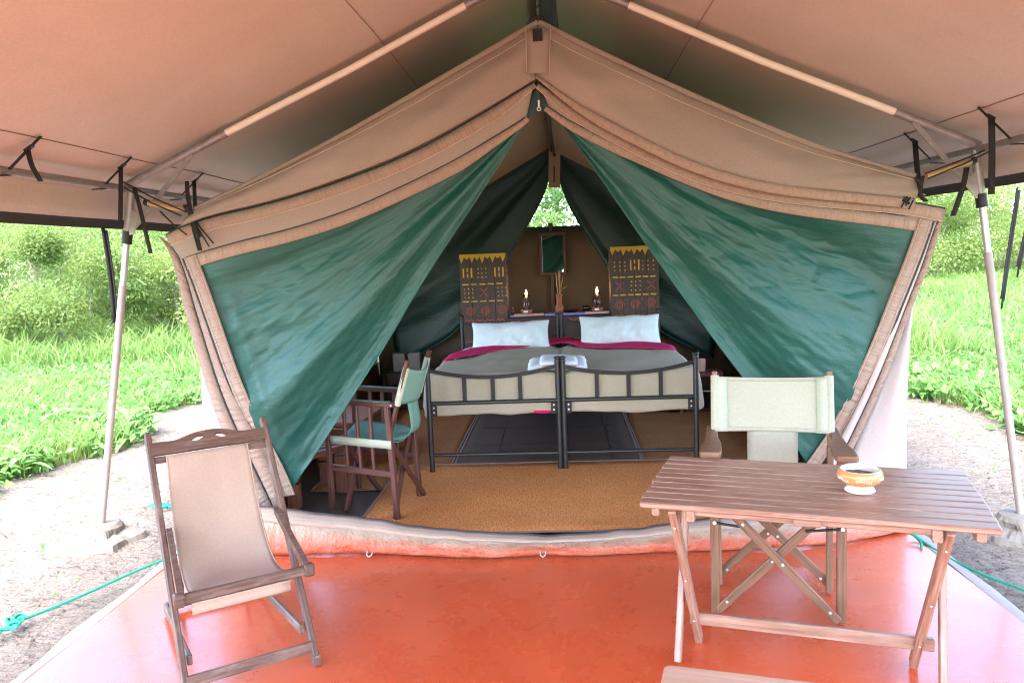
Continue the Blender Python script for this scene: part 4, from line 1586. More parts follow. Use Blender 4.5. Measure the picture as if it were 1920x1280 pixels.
yel, red = Marks('yellow_mark', MAT['yellow']), Marks('red_mark', MAT['redpaint'])
ydot, rdot = MB(), MB()
for x0, x1, zt, inner, spec in ((-.940, -.500, 1.497, 1, 'L'), (.474, .926, 1.512, -1, 'R')):
    # carcass of planks: front boards, sides, top
    nb = 4
    for k in range(nb):
        a = x0 + (x1 - x0) * k / nb
        b = x0 + (x1 - x0) * (k + 1) / nb - .0025
        MB().bar(((a + b) / 2, HYF + .011 + random.uniform(-.001, .001), .03), ((a + b) / 2, HYF + .011, zt), b - a, .022, up=(0, 1, 0), ch=.05).build('front_board', MAT['panelwood'], hc)
    for xs_, side in ((x0 + .011, -1), (x1 - .011, 1)):
        MB().bar((xs_, HYF + .145, .03), (xs_, HYF + .145, zt), .022, .24, up=(0, 1, 0), ch=.03).build('side_board', MAT['bluegrey'] if side == inner else MAT['panelwood'], hc)
    MB().bar((x0 + .024, HYF + .145, zt - .02), (x1 - .024, HYF + .145, zt - .02), .238, .018, up=(0, 0, 1), ch=.05).build('top_board', MAT['panelwood'], hc)
    fy = HYF - .0006
    X = lambda u, x0=x0: x0 + u * U
    Zf = lambda v_, zt=zt: zt - v_ * U
    W = (x1 - x0) / U
    # toothed border
    pts = []
    ntooth = 9
    for k in range(ntooth):
        a0, a1 = W * k / ntooth, W * (k + 1) / ntooth
        dep = (78 if k % 2 == 0 else 50) + random.uniform(-6, 6)
        if spec == 'R':
            dep *= .95
        yel.prism([(X(a0 + 1), Zf(26)), (X((a0 + a1) / 2 + random.uniform(-3, 3)), Zf(dep)), (X(a1 - 1), Zf(26))][::-1], .002, (0, fy, 0), (1, 0, 0), (0, 0, 1))
    yel.bar((X(2), fy - .0006, Zf(13)), (X(W - 2), fy - .0006, Zf(13)), .0022, 26 * U, up=(0, 0, 1), ch=.02)
    if spec == 'L':
        bars, dts, dsh, reds, spi = [(70,), (348,)], [(165, 235, 130, 205), (38, 108, 305, 380), (336, 405, 300, 372)], (265, 415), [(207, 335)], [(85, 505), (215, 507), (362, 497)]
        by = (122, 205)
    else:
        bars, dts, dsh, reds, spi = [(213,)], [(38, 128, 135, 205), (282, 375, 132, 205), (180, 255, 305, 380)], (265, 420), [(78, 342), (352, 337)], [(75, 510), (210, 505), (345, 500)]
        by = (118, 205)
    for (cx,) in bars:
        for dx in (-35, 35):
            dash(yel, X(cx + dx), Zf(by[0]), X(cx + dx), Zf(by[1]), .014, fy)
        dash(yel, X(cx), Zf(by[0]), X(cx), Zf(by[0] + 32), .012, fy)
        dash(yel, X(cx), Zf(by[1] - 34), X(cx), Zf(by[1]), .012, fy)
    for (a, b, c0, c1) in dts:
        dots(ydot, X(a), X(b), Zf(c0), Zf(c1), fy)
    for v_ in dsh:
        nd_ = 5 if spec == 'L' else 6
        for k in range(nd_):
            a = 18 + (W - 30) * k / nd_
            dash(yel, X(a), Zf(v_), X(a + (W - 30) / nd_ * .72), Zf(v_), .012, fy)
    for (a, b) in reds:
        ribbon(red, [(X(a - 36), Zf(b - 36)), (X(a), Zf(b - 6)), (X(a + 36), Zf(b - 36))], .007, fy)
        ribbon(red, [(X(a - 36), Zf(b + 38)), (X(a), Zf(b + 6)), (X(a + 36), Zf(b + 38))], .007, fy)
    for (a, b) in spi:
        spiral(red, X(a), Zf(b), 43 * U, 2.3, .0055, fy)
        for dx, dz in ((62, -44), (64, 40)):
            rdot.tube([(X(a + dx), fy, Zf(b + dz)), (X(a + dx), fy - .0016, Zf(b + dz))], .005, 7)
    waves(red, x0 + .03, x1 - .02, Zf(592 if spec == 'L' else 607), fy, 4)
    waves(red, x0 + .03, x1 - .02, Zf(780), fy, 4)
# middle shelf part
for k in range(4):
    z0 = .04 + k * .21
    MB().bar((-.498, HYF + .016, z0 + .105), (.472, HYF + .016, z0 + .105), .022, .207, up=(0, 0, 1), ch=.05).build('front_board', MAT['panelwood'], hc)
MB().bar((-.497, HYF + .155, .894), (.471, HYF + .155, .894), .25, .022, up=(0, 0, 1), ch=.1).build('shelf', MAT['panelwood'], hc)
waves(red, -.49, .47, .838, HYF + .0042, 7, .016)
waves(red, -.49, .47, .66, HYF + .0042, 7, .016)
ydot.build('yellow_dots', MAT['yellow'], hc)['kind'] = 'stuff'
rdot.build('red_dots', MAT['redpaint'], hc)['kind'] = 'stuff'

SZ = .9055
for x0, x1, mt, lab in ((-.485, -.30, 'matblue', 'small blue cloth on the shelf beside the tower with five dashes'), (-.44, -.16, 'matpink', 'pink checked cloth under the lantern nearer the director chair'), (-.15, .26, 'matblue', 'blue checked cloth under the vase on the shelf'), (.23, .455, 'matpink', 'pink checked cloth under the lantern on the far side of the vase')):
    P = np.zeros((12, 4, 3))
    zz = SZ + (.003 if mt == 'matblue' else .008)
    for i in range(12):
        x = x0 + (x1 - x0) * i / 11
        for j, (y, dz) in enumerate(((HYF + .25, 0), (HYF + .05, 0), (HYF + .026, 0), (HYF + .018, -.018))):
            P[i, j] = (x, y - (.002 if mt == 'matpink' else 0), zz + dz + .002 * nz(x * 20, y * 20))
    tag(MB().grid(P).build('shelf_cloth', MAT[mt], solid=.003), lab, 'cloth')


def make_lantern(x, y, label):
    t = thing('candle_lantern', label, 'lantern', (x, y, SZ + .010))
    MB().bar((-.055, 0, .018), (.055, 0, .018), .11, .034, up=(0, 0, 1), ch=.08).build('base', MAT['rackwood'], t, world=False)
    MB().bar((-.028, -.056, .016), (.012, -.056, .016), .003, .018, up=(0, 0, 1), ch=.05).build('paper_tag', MAT['sparkpaper'], t, world=False)
    MB().lathe([(.0, .036), (.011, .036), (.011, .155), (.009, .163), (.0, .165)], (0, 0, 0), 14).build('candle', MAT['wax'], t, world=False)
    prof = [(.034, .036), (.043, .055), (.047, .08), (.043, .11), (.034, .14), (.030, .160), (.033, .172)]
    MB().lathe(prof, (0, 0, 0), 26).build('chimney', MAT['glass'], t, world=False, solid=.0022)
    MB().lathe([(.0, .164), (.007, .170), (.0105, .182), (.008, .198), (.0035, .216), (.0, .228)], (0, 0, 0), 12).build('flame', MAT['flame'], t, world=False)
    return t


for x, lab in ((-.325, 'lit candle lantern nearer the director chair on the headboard shelf'), (.352, 'lit candle lantern nearer the cream canvas chair on the headboard shelf')):
    make_lantern(x, HYF + .14, lab)
    ld = bpy.data.lights.new('candle_light', 'POINT')
    ld.energy = .28
    ld.color = (1, .55, .22)
    ld.shadow_soft_size = .02
    lo = bpy.data.objects.new('candle_light', ld)
    col.objects.link(lo)
    lo.location = (x, HYF + .14, SZ + .20)

# vase with dried grass
vz = thing('grass_vase', 'slim brown vase holding dried grass between the two lanterns', 'vase', (-.01, HYF + .13, SZ + .006))
MB().lathe([(0, 0), (.045, 0), (.047, .012), (.038, .03), (.047, .045), (.04, .06), (.026, .075), (.028, .14), (.034, .165), (.036, .175), (.030, .175), (.026, .15), (0, .14)], (0, 0, 0), 20).build('vase', MAT['terracotta'], vz, world=False)
for k in range(13):
    a = random.uniform(0, 6.28)
    l = random.uniform(.16, .28)
    sp = random.uniform(.01, .05)
    p0 = Vector((.01 * math.cos(a), .01 * math.sin(a), .13))
    p1 = p0 + Vector((sp * math.cos(a) * .5, sp * math.sin(a) * .5, l * .6))
    p2 = p0 + Vector((sp * math.cos(a), sp * math.sin(a), l))
    if k == 12:
        p1, p2 = p0 + Vector((.03, 0, .09)), p0 + Vector((.085, 0, .12))
    MB().tube([p0, p1, p1 + (p2 - p1) * .4, p2], [.0018, .002, .006, .001], 5).build('stem', MAT['straw'], vz, world=False)
# small things on the shelf
ds = MB().lathe([(0, .002), (.05, .002), (.07, .018), (.072, .02), (.05, .008), (0, .006)], (.10, HYF + .12, SZ + .006), 20).build('dish', MAT['black'])
tag(ds, 'shallow black dish beside the vase on the shelf', 'dish')
cp = MB().lathe([(0, .0), (.028, 0), (.034, .03), (.036, .055), (.032, .055), (.03, .03), (0, .008)], (.245, HYF + .16, SZ + .003), 18).build('cup', MAT['black'])
tag(cp, 'small black cup between the dish and a lantern', 'cup')
pf = thing('perfume_bottle', 'tiny slender bottle with pale stopper by the blue cloth', 'bottle', (-.455, HYF + .10, SZ + .006))
MB().lathe([(0, 0), (.011, 0), (.012, .03), (.004, .042), (.004, .052), (0, .052)], (0, 0, 0), 10).build('bottle_body', MAT['terracotta'], pf, world=False)
MB().lathe([(0, .052), (.006, .054), (.006, .064), (0, .068)], (0, 0, 0), 8).build('stopper', MAT['palewood'], pf, world=False)

# mirror on its post, turned a little to the side
mi = thing('wall_mirror', 'dark framed mirror hanging on the rear wall behind the vase', 'mirror', (-.07, 7.96, 1.46))
mx0, mx1, mz0, mz1 = -.208, .078, 1.250, 1.690
for a, b in (((mx0, mz0 + .018), (mx1, mz0 + .018)), ((mx0, mz1 - .018), (mx1, mz1 - .018))):
    MB().bar((a[0], 7.985, a[1]), (b[0], 7.985, b[1]), .035, .036, up=(0, 0, 1)).build('frame_rail', MAT['panelwood'], mi)
for x in (mx0 + .018, mx1 - .018):
    MB().bar((x, 7.983, mz0 + .034), (x, 7.983, mz1 - .034), .036, .035, up=(0, 1, 0)).build('frame_rail', MAT['panelwood'], mi)
MB().bar((-.065, 7.99, mz0 + .03), (-.065, 7.99, mz1 - .03), mx1 - mx0 - .06, .006, up=(0, 1, 0), ch=.02).build('mirror_glass', MAT['mirror'], mi)
mp_ = thing('mirror_post', 'dark wooden post behind the vase that carries the mirror', 'post', (-.06, 8.02, 0))
MB().bar((-.075, 8.02, 0), (-.075, 8.02, 1.78), .045, .04, up=(0, 1, 0)).build('upright', MAT['panelwood'], mp_)
MB().bar((-.025, 8.025, 0), (-.025, 8.025, 1.30), .03, .03, up=(0, 1, 0)).build('batten', MAT['panelwood'], mp_)

mi.rotation_euler = (0, 0, R(-6.3))

# ------------------------------------------------------------------ things along the inner side walls
rk = thing('luggage_rack', 'low reddish wooden luggage rack half hidden behind the green flap', 'rack', (-1.62, 4.8, 0))
for (x, y) in ((-1.645, 4.50), (-1.44, 4.82), (-1.80, 4.62), (-1.60, 5.0)):
    lg = MB()
    for k, (z0, z1) in enumerate(((0, .16), (.168, .255), (.263, .30))):
        lg.bar((x, y, z0 + .004), (x, y, z1), .075, .06, up=(0, 1, 0), ch=.1)
    lg.build('leg', MAT['rackwood'], rk)
for k in range(4):
    a = Vector((-1.64 - .05 * k, 4.46 + .042 * k, .312))
    b = a + Vector((.24, .37, 0))
    MB().bar(a, b, .045, .022, up=(0, 0, 1)).build('slat', MAT['rackwood'], rk)
MB().bar((-1.65, 4.52, .285), (-1.44, 4.84, .285), .03, .03).build('apron', MAT['rackwood'], rk)
wb = thing('wood_box', 'dark brown wooden trunk against the wall behind the director chair', 'trunk', (-1.66, 5.6, 0))
MB().bar((-1.62, 5.35, .17), (-1.55, 6.05, .17), .34, .30, up=(0, 0, 1), ch=.04).build('trunk_body', MAT['tub'], wb)
MB().bar((-1.62, 5.34, .335), (-1.55, 6.06, .335), .36, .028, up=(0, 0, 1), ch=.2).build('trunk_lid', MAT['rackwood'], wb)
for k, (x, lab) in enumerate(((-1.60, 'grey box nearer the corner by the tied green curtain'), (-1.45, 'second grey box, standing nearer the bed by the curtain'))):
    o = MB().bar((x, 7.55, 0.38), (x, 7.55, .56), .12, .10, up=(0, 1, 0), ch=.06)
    o = o.build('small_box', MAT['concrete'])
    tag(o, lab, 'box', 'grey boxes under the rear curtain')
cr = thing('side_crate', 'low dark crate carrying two grey boxes beside the bed head', 'crate', (-1.52, 7.55, 0))
for z in (.06, .19, .31):
    MB().bar((-1.72, 7.47, z), (-1.35, 7.47, z), .02, .10, up=(0, 0, 1)).build('plank', MAT['panelwood'], cr)
MB().bar((-1.72, 7.56, .365), (-1.35, 7.56, .365), .20, .022, up=(0, 0, 1)).build('crate_top', MAT['panelwood'], cr)
for x in (-1.71, -1.36):
    MB().bar((x, 7.56, 0), (x, 7.56, .352), .16, .02, up=(0, 1, 0)).build('crate_end', MAT['panelwood'], cr)
sbx = MB().bar(at(1315, 672, Y=7.0), at(1314, 696, Y=7.0), .07, .05, up=(0, 1, 0), ch=.06).build('socket_block', MAT['palewood'])
tag(sbx, 'small pale wooden block beside the bed post', 'block')
st_ = thing('block_stand', 'dark wooden stand behind the bed post on the cream chair side', 'stand', (1.17, 7.0, 0))
zb = at(1314, 696, Y=7.0).z - .002
MB().bar((1.02, 7.05, zb - .02), (1.42, 7.05, zb - .02), .25, .035, up=(0, 0, 1)).build('stand_top', MAT['tub'], st_)
for x in (1.05, 1.39):
    MB().bar((x, 7.05, 0), (x, 7.05, zb - .04), .04, .2, up=(0, 1, 0)).build('stand_leg', MAT['tub'], st_)
cd = MB().tube([(XR - .03, 5.0, .52), (XR - .035, 5.6, .56), (XR - .03, 6.3, .66), (XR - .035, 6.9, .70), (XR - .12, 7.3, .68)], .006, 6).build('wall_cable', MAT['cord'])
tag(cd, 'thin black cable running along the inner wall above the cream chair', 'cable')

# ------------------------------------------------------------------ chairs
def make_deck_chair():
    ang = math.atan2(.559, .829)
    t = thing('deck_chair', 'brown canvas wooden deck chair with a carved top rail', 'deck chair', (-1.141, 2.586, 0), ang)
    w = .224
    B = lambda m, n, mt=MAT['weathered'], **k: m.build(n, mt, t, world=False, **k)
    top = (.59, .835)                                     # back, up
    rail = lambda z: top[0] * z / top[1]
    for s in (-1, 1):
        B(MB().bar((s * w, -.012, .012), (s * w, rail(.830), .830), .024, .040, up=(0, -1, 0), ch=.2), 'side_rail')
        MB_ = MB().prism([(-.022, -.015), (.022, -.015), (.025, .02), (-.02, .022)], .026, (s * w - .013, -.004, .014), (0, 1, 0), (0, 0, 1))
        B(MB_, 'foot_block')
    # carved crest rail with two leaf-shaped cut-outs, lying in the plane of the back
    upv = Vector((0, top[0], top[1])).normalized()
    o = Vector((0, rail(.765), .765)) + Vector((0, -.012, .008))
    n_ = 34
    zt_ = lambda x: .030 + .026 * math.exp(-(x / .105) ** 2) - .006 * math.exp(-((abs(x) - .13) / .04) ** 2)
    hole = lambda x: (.0 if not .018 < abs(x) < .072 else .0095 * math.sin(math.pi * (abs(x) - .018) / .054) ** .8)
    hc_ = lambda x: .026 - (abs(x) - .045) * .22
    th = .016
    vs, fs, gs = [], [], []
    X = np.linspace(-.218, .218, 90)
    nrm = Vector((1, 0, 0)).cross(upv)
    m = MB()
    def strip(x_, lo, hi):
        for side in (-1, 1):
            P = np.zeros((len(x_), 2, 3))
            for i, x in enumerate(x_):
                for j, v_ in enumerate((lo[i], hi[i])):
                    P[i, j] = o + Vector((x, 0, 0)) + upv * v_ + nrm * (side * th / 2)
            m.grid(P, P * 1.0, smooth=False, flip=(side > 0))
        for lst, fl in ((lo, True), (hi, False)):
            P = np.zeros((len(x_), 2, 3))
            for i, x in enumerate(x_):
                for j, sd_ in enumerate((-1, 1)):
                    P[i, j] = o + Vector((x, 0, 0)) + upv * lst[i] + nrm * (sd_ * th / 2)
            m.grid(P, P * 1.0, smooth=False, flip=fl)
    lo_all = [-.022] * len(X)
    strip(X, lo_all, [hc_(x) - hole(x) for x in X])
    for a, b in ((-.3, -.072), (-.072, -.018), (-.018, .018), (.018, .072), (.072, .3)):
        xs_ = [x for x in X if a - .003 <= x <= b + .003]
        strip(xs_, [hc_(x) + hole(x) for x in xs_], [zt_(x) for x in xs_])
    m.build('crest_rail', MAT['weathered'], t, world=False)
    B(MB().bar((-.22, rail(.735), .735), (.22, rail(.735), .735), .016, .026, up=(0, 0, 1)), 'canvas_bar')
    # seat bar in front, end blocks, arms
    sb_ = Vector((0, .0, .362))
    B(MB().bar((-.222, .0, .362), (.222, .0, .362), .026, .034, up=(0, 0, 1), ch=.2), 'seat_bar')
    for s in (-1, 1):
        B(MB().bar((s * .204, .0, .362), (s * .240, .0, .362), .040, .046, up=(0, 0, 1), ch=.15), 'end_block')
        # curved arm: a flat board on edge that bends
        pts = resample([Vector((s * .199, .345, .50)), Vector((s * .202, .29, .48)), Vector((s * .208, .17, .43)), Vector((s * .212, .09, .405)), Vector((s * .216, .005, .375))], 14, 2)
        m = MB()
        P0 = np.zeros((14, 5, 3))
        h_ = np.interp(np.linspace(0, 1, 14), [0, .12, .35, .7, 1], [.016, .026, .033, .028, .024])
        for i in range(14):
            for j, (dx, dz) in enumerate(((-.010, -1), (.010, -1), (.010, 1), (-.010, 1), (-.010, -1))):
                P0[i, j] = pts[i] + np.array([dx, 0, dz * h_[i] * .6])
        m.grid(P0, P0 * 1.0, smooth=False)
        m.add([P0[0, j] for j in range(4)], [(3, 2, 1, 0)])
        m.add([P0[-1, j] for j in range(4)], [(0, 1, 2, 3)])
        m.build('arm', MAT['weathered'], t, world=False)
        # low base bars and rear prop
        B(MB().bar((s * (w - .026), rail(.11) - .012, .110), (s * (w - .026), .80, .024), .018, .036, up=(0, 0, 1), ch=.2), 'base_bar')
        B(MB().bar((s * .135, rail(.60) + .03, .60), (s * .135, .79, .03), .018, .030, up=(0, -1, 0), ch=.2), 'prop')
    B(MB().bar((-.22, rail(.10) * .2 - .006, .062), (.22, rail(.10) * .2 - .006, .062), .016, .040, up=(0, 0, 1)), 'stretcher')
    B(MB().bar((-.2, .80, .026), (.2, .80, .026), .03, .03, up=(0, 0, 1)), 'rear_stretcher')
    # sling
    prof = resample([Vector((0, rail(.748) - .024, .752)), Vector((0, rail(.70) - .022, .70)), Vector((0, .445, .60)), Vector((0, .375, .48)), Vector((0, .30, .39)), Vector((0, .21, .345)), Vector((0, .10, .345)), Vector((0, .035, .366)), Vector((0, .019, .372)), Vector((0, .017, .350)), Vector((0, .006, .338))], 40, 2)
    P = np.zeros((40, 18, 3))
    G = np.zeros((40, 18, 3))
    for i in range(40):
        for j in range(18):
            u = -1 + 2 * j / 17
            hw = .153 + .016 * i / 39
            dip = .014 * (1 - u * u) * math.sin(math.pi * min(1, i / 34))
            P[i, j] = (u * hw - .016, prof[i][1] + dip * .7 + .003 * nz(u * 3, i * .12), prof[i][2] - dip)
            G[i, j] = (u * hw - .016, i * .025, 0)
    sl = MB().grid(P, G).build('canvas_sling', MAT['canvas_brown'], t, world=False, solid=.0035)
    for j in (0, 17):
        MB().tube([Vector(p) for p in P[:, j]], .0035, 6).build('sling_hem', MAT['canvas_brown'], sl, world=False)
    Q = np.zeros((8, 6, 3))
    for i in range(8):
        for j in range(6):
            Q[i, j] = (-.184 + .336 * i / 7, -.006 + .004 * math.sin(j * 1.2) + .006 * j / 5, .342 - .044 * j / 5)
    MB().grid(Q).build('sling_flap', MAT['canvas_brown'], sl, world=False, solid=.004)
    return t


make_deck_chair()


def make_safari_chair():
    ang = math.atan2(-.208, .978)
    t = thing('canvas_armchair', 'wooden folding armchair with cream canvas back behind the table', 'chair', (.825, 3.04, 0), ang)
    mt = MAT['chairwood']
    B = lambda m, n, mm=mt: m.build(n, mm, t, world=False)
    w = .238
    for s in (-1, 1):
        B(MB().bar((s * w, 0, 0), (s * w, .0, .650), .036, .030, up=(0, 1, 0)), 'front_post')
        B(MB().bar((s * (w - .012), .272, .0), (s * (w - .004), .335, .62), .026, .030, up=(0, 1, 0)), 'rear_leg')
        B(MB().bar((s * (w + .0), .345, .56), (s * (w + .002), .435, .925), .024, .022, up=(0, 1, 0)), 'back_post')
        B(MB().bar((s * (w - .002), -.01, .435), (s * (w - .002), .36, .435), .024, .034, up=(0, 0, 1)), 'seat_rail')
        # arm board that flares towards the front
        o = [(0, .44), (.0, .30), (-.010, .22), (-.024, .14), (-.028, .05), (-.026, -.035), (-.018, -.05), (.050, -.05), (.058, -.035), (.056, .05), (.044, .14), (.040, .24), (.040, .44)]
        o = [(x - .012, y) for x, y in o]
        if s < 0:
            o = [(-x, y) for x, y in o]
            o = [(x, y) for x, y in o]
        area = sum(o[i][0] * o[(i + 1) % len(o)][1] - o[(i + 1) % len(o)][0] * o[i][1] for i in range(len(o)))
        if area < 0:
            o = o[::-1]
        ar = MB().prism(o, .026, (s * (w + .010), .01, .650), (1, 0, 0), (0, 1, 0)).build('arm', mt, t, world=False, bevel=.006)
        ar['_'] = 0
        del ar['_']
    for y, top in ((-.004, .45), (.285, .44)):
        for s in (-1, 1):
            yy = y - .014 * s + (.02 if y > .1 else -.018)
            B(MB().bar((s * (w - .012), yy, .015 if y < .1 else .03), (-s * (w - .05), yy, top), .034, .016, up=(0, 1, 0)), 'cross_leg')
            for k in (.08, .5, .86):
                p = Vector((s * (w - .012), yy, .02)).lerp(Vector((-s * (w - .05), yy, top)), k)
                B(MB().tube([p + Vector((0, -.0075, 0)), p + Vector((0, -.013, 0))], .006, 8), 'rivet', MAT['bolt'])
        # steel links
        if y < .1:
            for s in (-1, 1):
                B(MB().tube([(s * w, y - .022, .385), (s * (w - .135), y - .030, .372)], .0055, 8), 'steel_link', MAT['browniron'])
                B(MB().tube([(s * w, y - .014, .385), (s * w, y - .028, .385)], .008, 8), 'rivet', MAT['bolt'])
    # canvas back
    P = np.zeros((12, 22, 3))
    G = np.zeros((12, 22, 3))
    z0, z1 = .668, .905
    for i in range(12):
        for j in range(22):
            u = -1 + 2 * j / 21
            z = z0 + (z1 - z0) * i / 11 - .010 * (1 - u * u) * (i / 11)
            y = .345 + .09 * (z - .56) / .365 - .012
            P[i, j] = (u * (w + .006), y + .028 * (1 - u * u), z)
            G[i, j] = (P[i, j][0], z, 0)
    bk = MB().grid(P, G).build('canvas_back', MAT['canvas_cream'], t, world=False, solid=.003)
    for i in (0, 11):
        sgn = 1 if i == 0 else -1
        q = np.stack([P[i] + np.array([0, -.004, 0]), P[i] + np.array([0, -.004, sgn * .016])])
        MB().grid(q, flip=(sgn < 0)).build('back_hem', MAT['canvas_cream'], bk, world=False, solid=.003)
    for s in (-1, 1):
        m = MB()
        c0 = lambda z: Vector((s * (w + .001), .345 + .09 * (z - .56) / .365, z))
        m.tube([c0(z0 - .002), c0((z0 + z1) / 2), c0(z1 + .002)], .0185, 12)
        m.build('sleeve', MAT['canvas_cream'], bk, world=False)
        j0 = 0 if s < 0 else 21
        j1 = 2 if s < 0 else 19
        q = np.stack([P[:, j0] + np.array([0, -.005, 0]), P[:, j1] + np.array([s * -.012, -.006, 0])])
        MB().grid(q, flip=(s > 0)).build('sleeve_fold', MAT['canvas_sleeve'], bk, world=False, solid=.002)
    # panel that hangs from the back down to the seat
    P = np.zeros((10, 8, 3))
    for i in range(10):
        for j in range(8):
            u = -1 + 2 * j / 7
            z = .672 - .24 * i / 9
            P[i, j] = (.004 + u * .106, .372 + .028 + .02 * math.sin(3.1 * i / 9) - .05 * i / 9 + .006 * nz(u * 2, i * .5), z)
    MB().grid(P, flip=True).build('back_panel', MAT['canvas_cream'], t, world=False, solid=.003)
    P = np.zeros((10, 10, 3))
    for i in range(10):
        for j in range(10):
            u, v_ = -1 + 2 * i / 9, j / 9
            P[i, j] = (u * (w - .0), .0 + .36 * v_, .455 - .035 * (1 - u * u))
    MB().grid(P, flip=True).build('canvas_seat', MAT['canvas_cream'], t, world=False, solid=.004)
    return t


make_safari_chair()


def make_spindle_chair():
    o = Vector((-1.384, 4.412, 0.024))
    t = thing('director_chair', 'dark red wood director chair with spindle sides and green canvas inside the tent', 'chair', o)
    ud = Vector((.9146, -.404, 0))
    wd = Vector((.118, .993, 0)) * 1.0
    D, W = .466, .425
    p = lambda u, v_, z: o + ud * u + wd * v_ + Vector((0, 0, z))
    mt = MAT['redwood']
    B = lambda m, n, mm=mt, **k: m.build(n, mm, t, **k)
    for v_ in (0, W):
        B(MB().bar(p(-.004, v_, 0), p(.0, v_, .635), .026, .030, up=ud), 'front_post')
        B(MB().bar(p(D, v_, 0), p(D - .03, v_, .65), .030, .030, up=ud), 'rear_post')
        B(MB().bar(p(.0, v_, .258), p(D, v_, .258), .022, .036), 'bottom_rail')
        am = MB().bar(p(-.06, v_, .655), p(D + .02, v_, .655), .046, .026, up=(0, 0, 1))
        am = B(am, 'arm')
        MB().bar(p(-.05, v_, .6695), p(D - .01, v_, .6695), .034, .003, up=(0, 0, 1)).build('arm_strip', MAT['canvas_green'], am)
        MB().tube([p(D + .008, v_ - .024, .655), p(D + .008, v_ - .028, .655)], .005, 7).build('screw', MAT['bolt'], am)
        for f in (.29, .49, .69):
            B(MB().tube([p(D * f, v_, .27), p(D * f - .006, v_, .46), p(D * f - .008, v_, .645)], [.010, .0125, .010], 8), 'spindle')
        B(MB().bar(p(D - .045, v_ + (.024 if v_ == 0 else -.024), .43), p(D + .125, v_ + .012, .905), .026, .020, up=ud), 'back_post')
        B(MB().bar(p(.01, v_, .425), p(D, v_, .425), .024, .03), 'seat_rail')
    for u in (.10, D - .02):
        B(MB().bar(p(u, .02, .42), p(u + .045, W + .03, .0), .030, .018, up=ud), 'cross_leg')
        B(MB().bar(p(u - .022, W - .02, .42), p(u - .0, -.0, .0), .030, .018, up=ud), 'cross_leg')
    # seat
    P = np.zeros((14, 14, 3))
    for i in range(14):
        for j in range(14):
            u, v_ = .02 + (D - .03) * i / 13, W * j / 13
            f = 1 - (2 * j / 13 - 1) ** 2
            P[i, j] = p(u, v_, .448 - .042 * f - .02 * (1 - abs(2 * i / 13 - 1)) * f + .03 * max(0, .25 - i / 13) * (j > 6))
    se = MB().grid(P).build('canvas_seat', MAT['canvas_green'], t, solid=.004)
    q = P[:, 0]
    MB().grid(np.stack([q + np.array([0, -.016, .004]), q + np.array([0, -.020, -.014]), q + np.array([0, -.017, -.042])])).build('seat_hem', MAT['canvas_sleeve'], se, solid=.003)
    # back band
    bp = lambda v_, z: p(D - .045 + .17 * (z - .43) / .475, v_, z)
    P = np.zeros((10, 16, 3))
    for i in range(10):
        for j in range(16):
            s_ = j / 15
            z = .655 + .205 * i / 9
            f = 1 - (2 * s_ - 1) ** 2
            P[i, j] = bp(.015 + (W - .01) * s_, z - .022 * f * (i / 9)) + ud * (.055 * f) + Vector((0, 0, -.012 * f))
    bk = MB().grid(P).build('canvas_back', MAT['canvas_green'], t, solid=.004)
    for v_ in (.02, W + .004):
        MB().tube([bp(v_, .65), bp(v_, .76), bp(v_, .865)], .0185, 12).build('sleeve', MAT['canvas_sleeve'], bk)
    # loose strap from the back to the seat
    P = np.zeros((16, 5, 3))
    prof = resample([Vector((.045 + .062, 0, .66)), Vector((.045 + .075, 0, .58)), Vector((.13, 0, .50)), Vector((.10, 0, .445)), Vector((.02, 0, .425)), Vector((-.03, 0, .42))], 16, 2)
    for i in range(16):
        for j in range(5):
            P[i, j] = p(D - .045 + prof[i][0], W * .5 - .09 + .18 * j / 4, prof[i][2] + .004 * math.sin(j))
    MB().grid(P).build('back_panel', MAT['canvas_green'], t, solid=.004)
    return t


make_spindle_chair()

# ------------------------------------------------------------------ table, bowl, stool
TZ = .652
cBL, cFL, cFR, cBR = [at(*p, Z=TZ) for p in ((1245, 850), (1210, 945), (1890, 990), (1803, 885))]
tc = (cBL + cFL + cFR + cBR) / 4
tx = ((cFR - cFL).normalized() + (cBR - cBL).normalized()).normalized()
ty = Vector((-tx.y, tx.x, 0))
TL = ((cFR - cFL).length + (cBR - cBL).length) / 2
TD = ((cBL - cFL).dot(ty) + (cBR - cFR).dot(ty)) / 2
tb = thing('folding_table', 'slatted wooden folding table with crossed legs', 'table', (tc.x, tc.y, 0), math.atan2(tx.y, tx.x))
mt = MAT['teak']
ns_ = 10
for k in range(ns_):
    w_ = TD / ns_
    y = -TD / 2 + w_ * (k + .5)
    dz = random.uniform(-.0015, .0015)
    sk_ = random.uniform(-.001, .001)
    MB().bar((-TL / 2 + random.uniform(-.004, .004), y - sk_, TZ - .010 + dz), (TL / 2 + random.uniform(-.004, .004), y + sk_, TZ - .010 - dz), w_ - .0055, .019, up=(0, 0, 1), ch=.22).build('slat', mt, tb, world=False)
lx = TL / 2 - .115
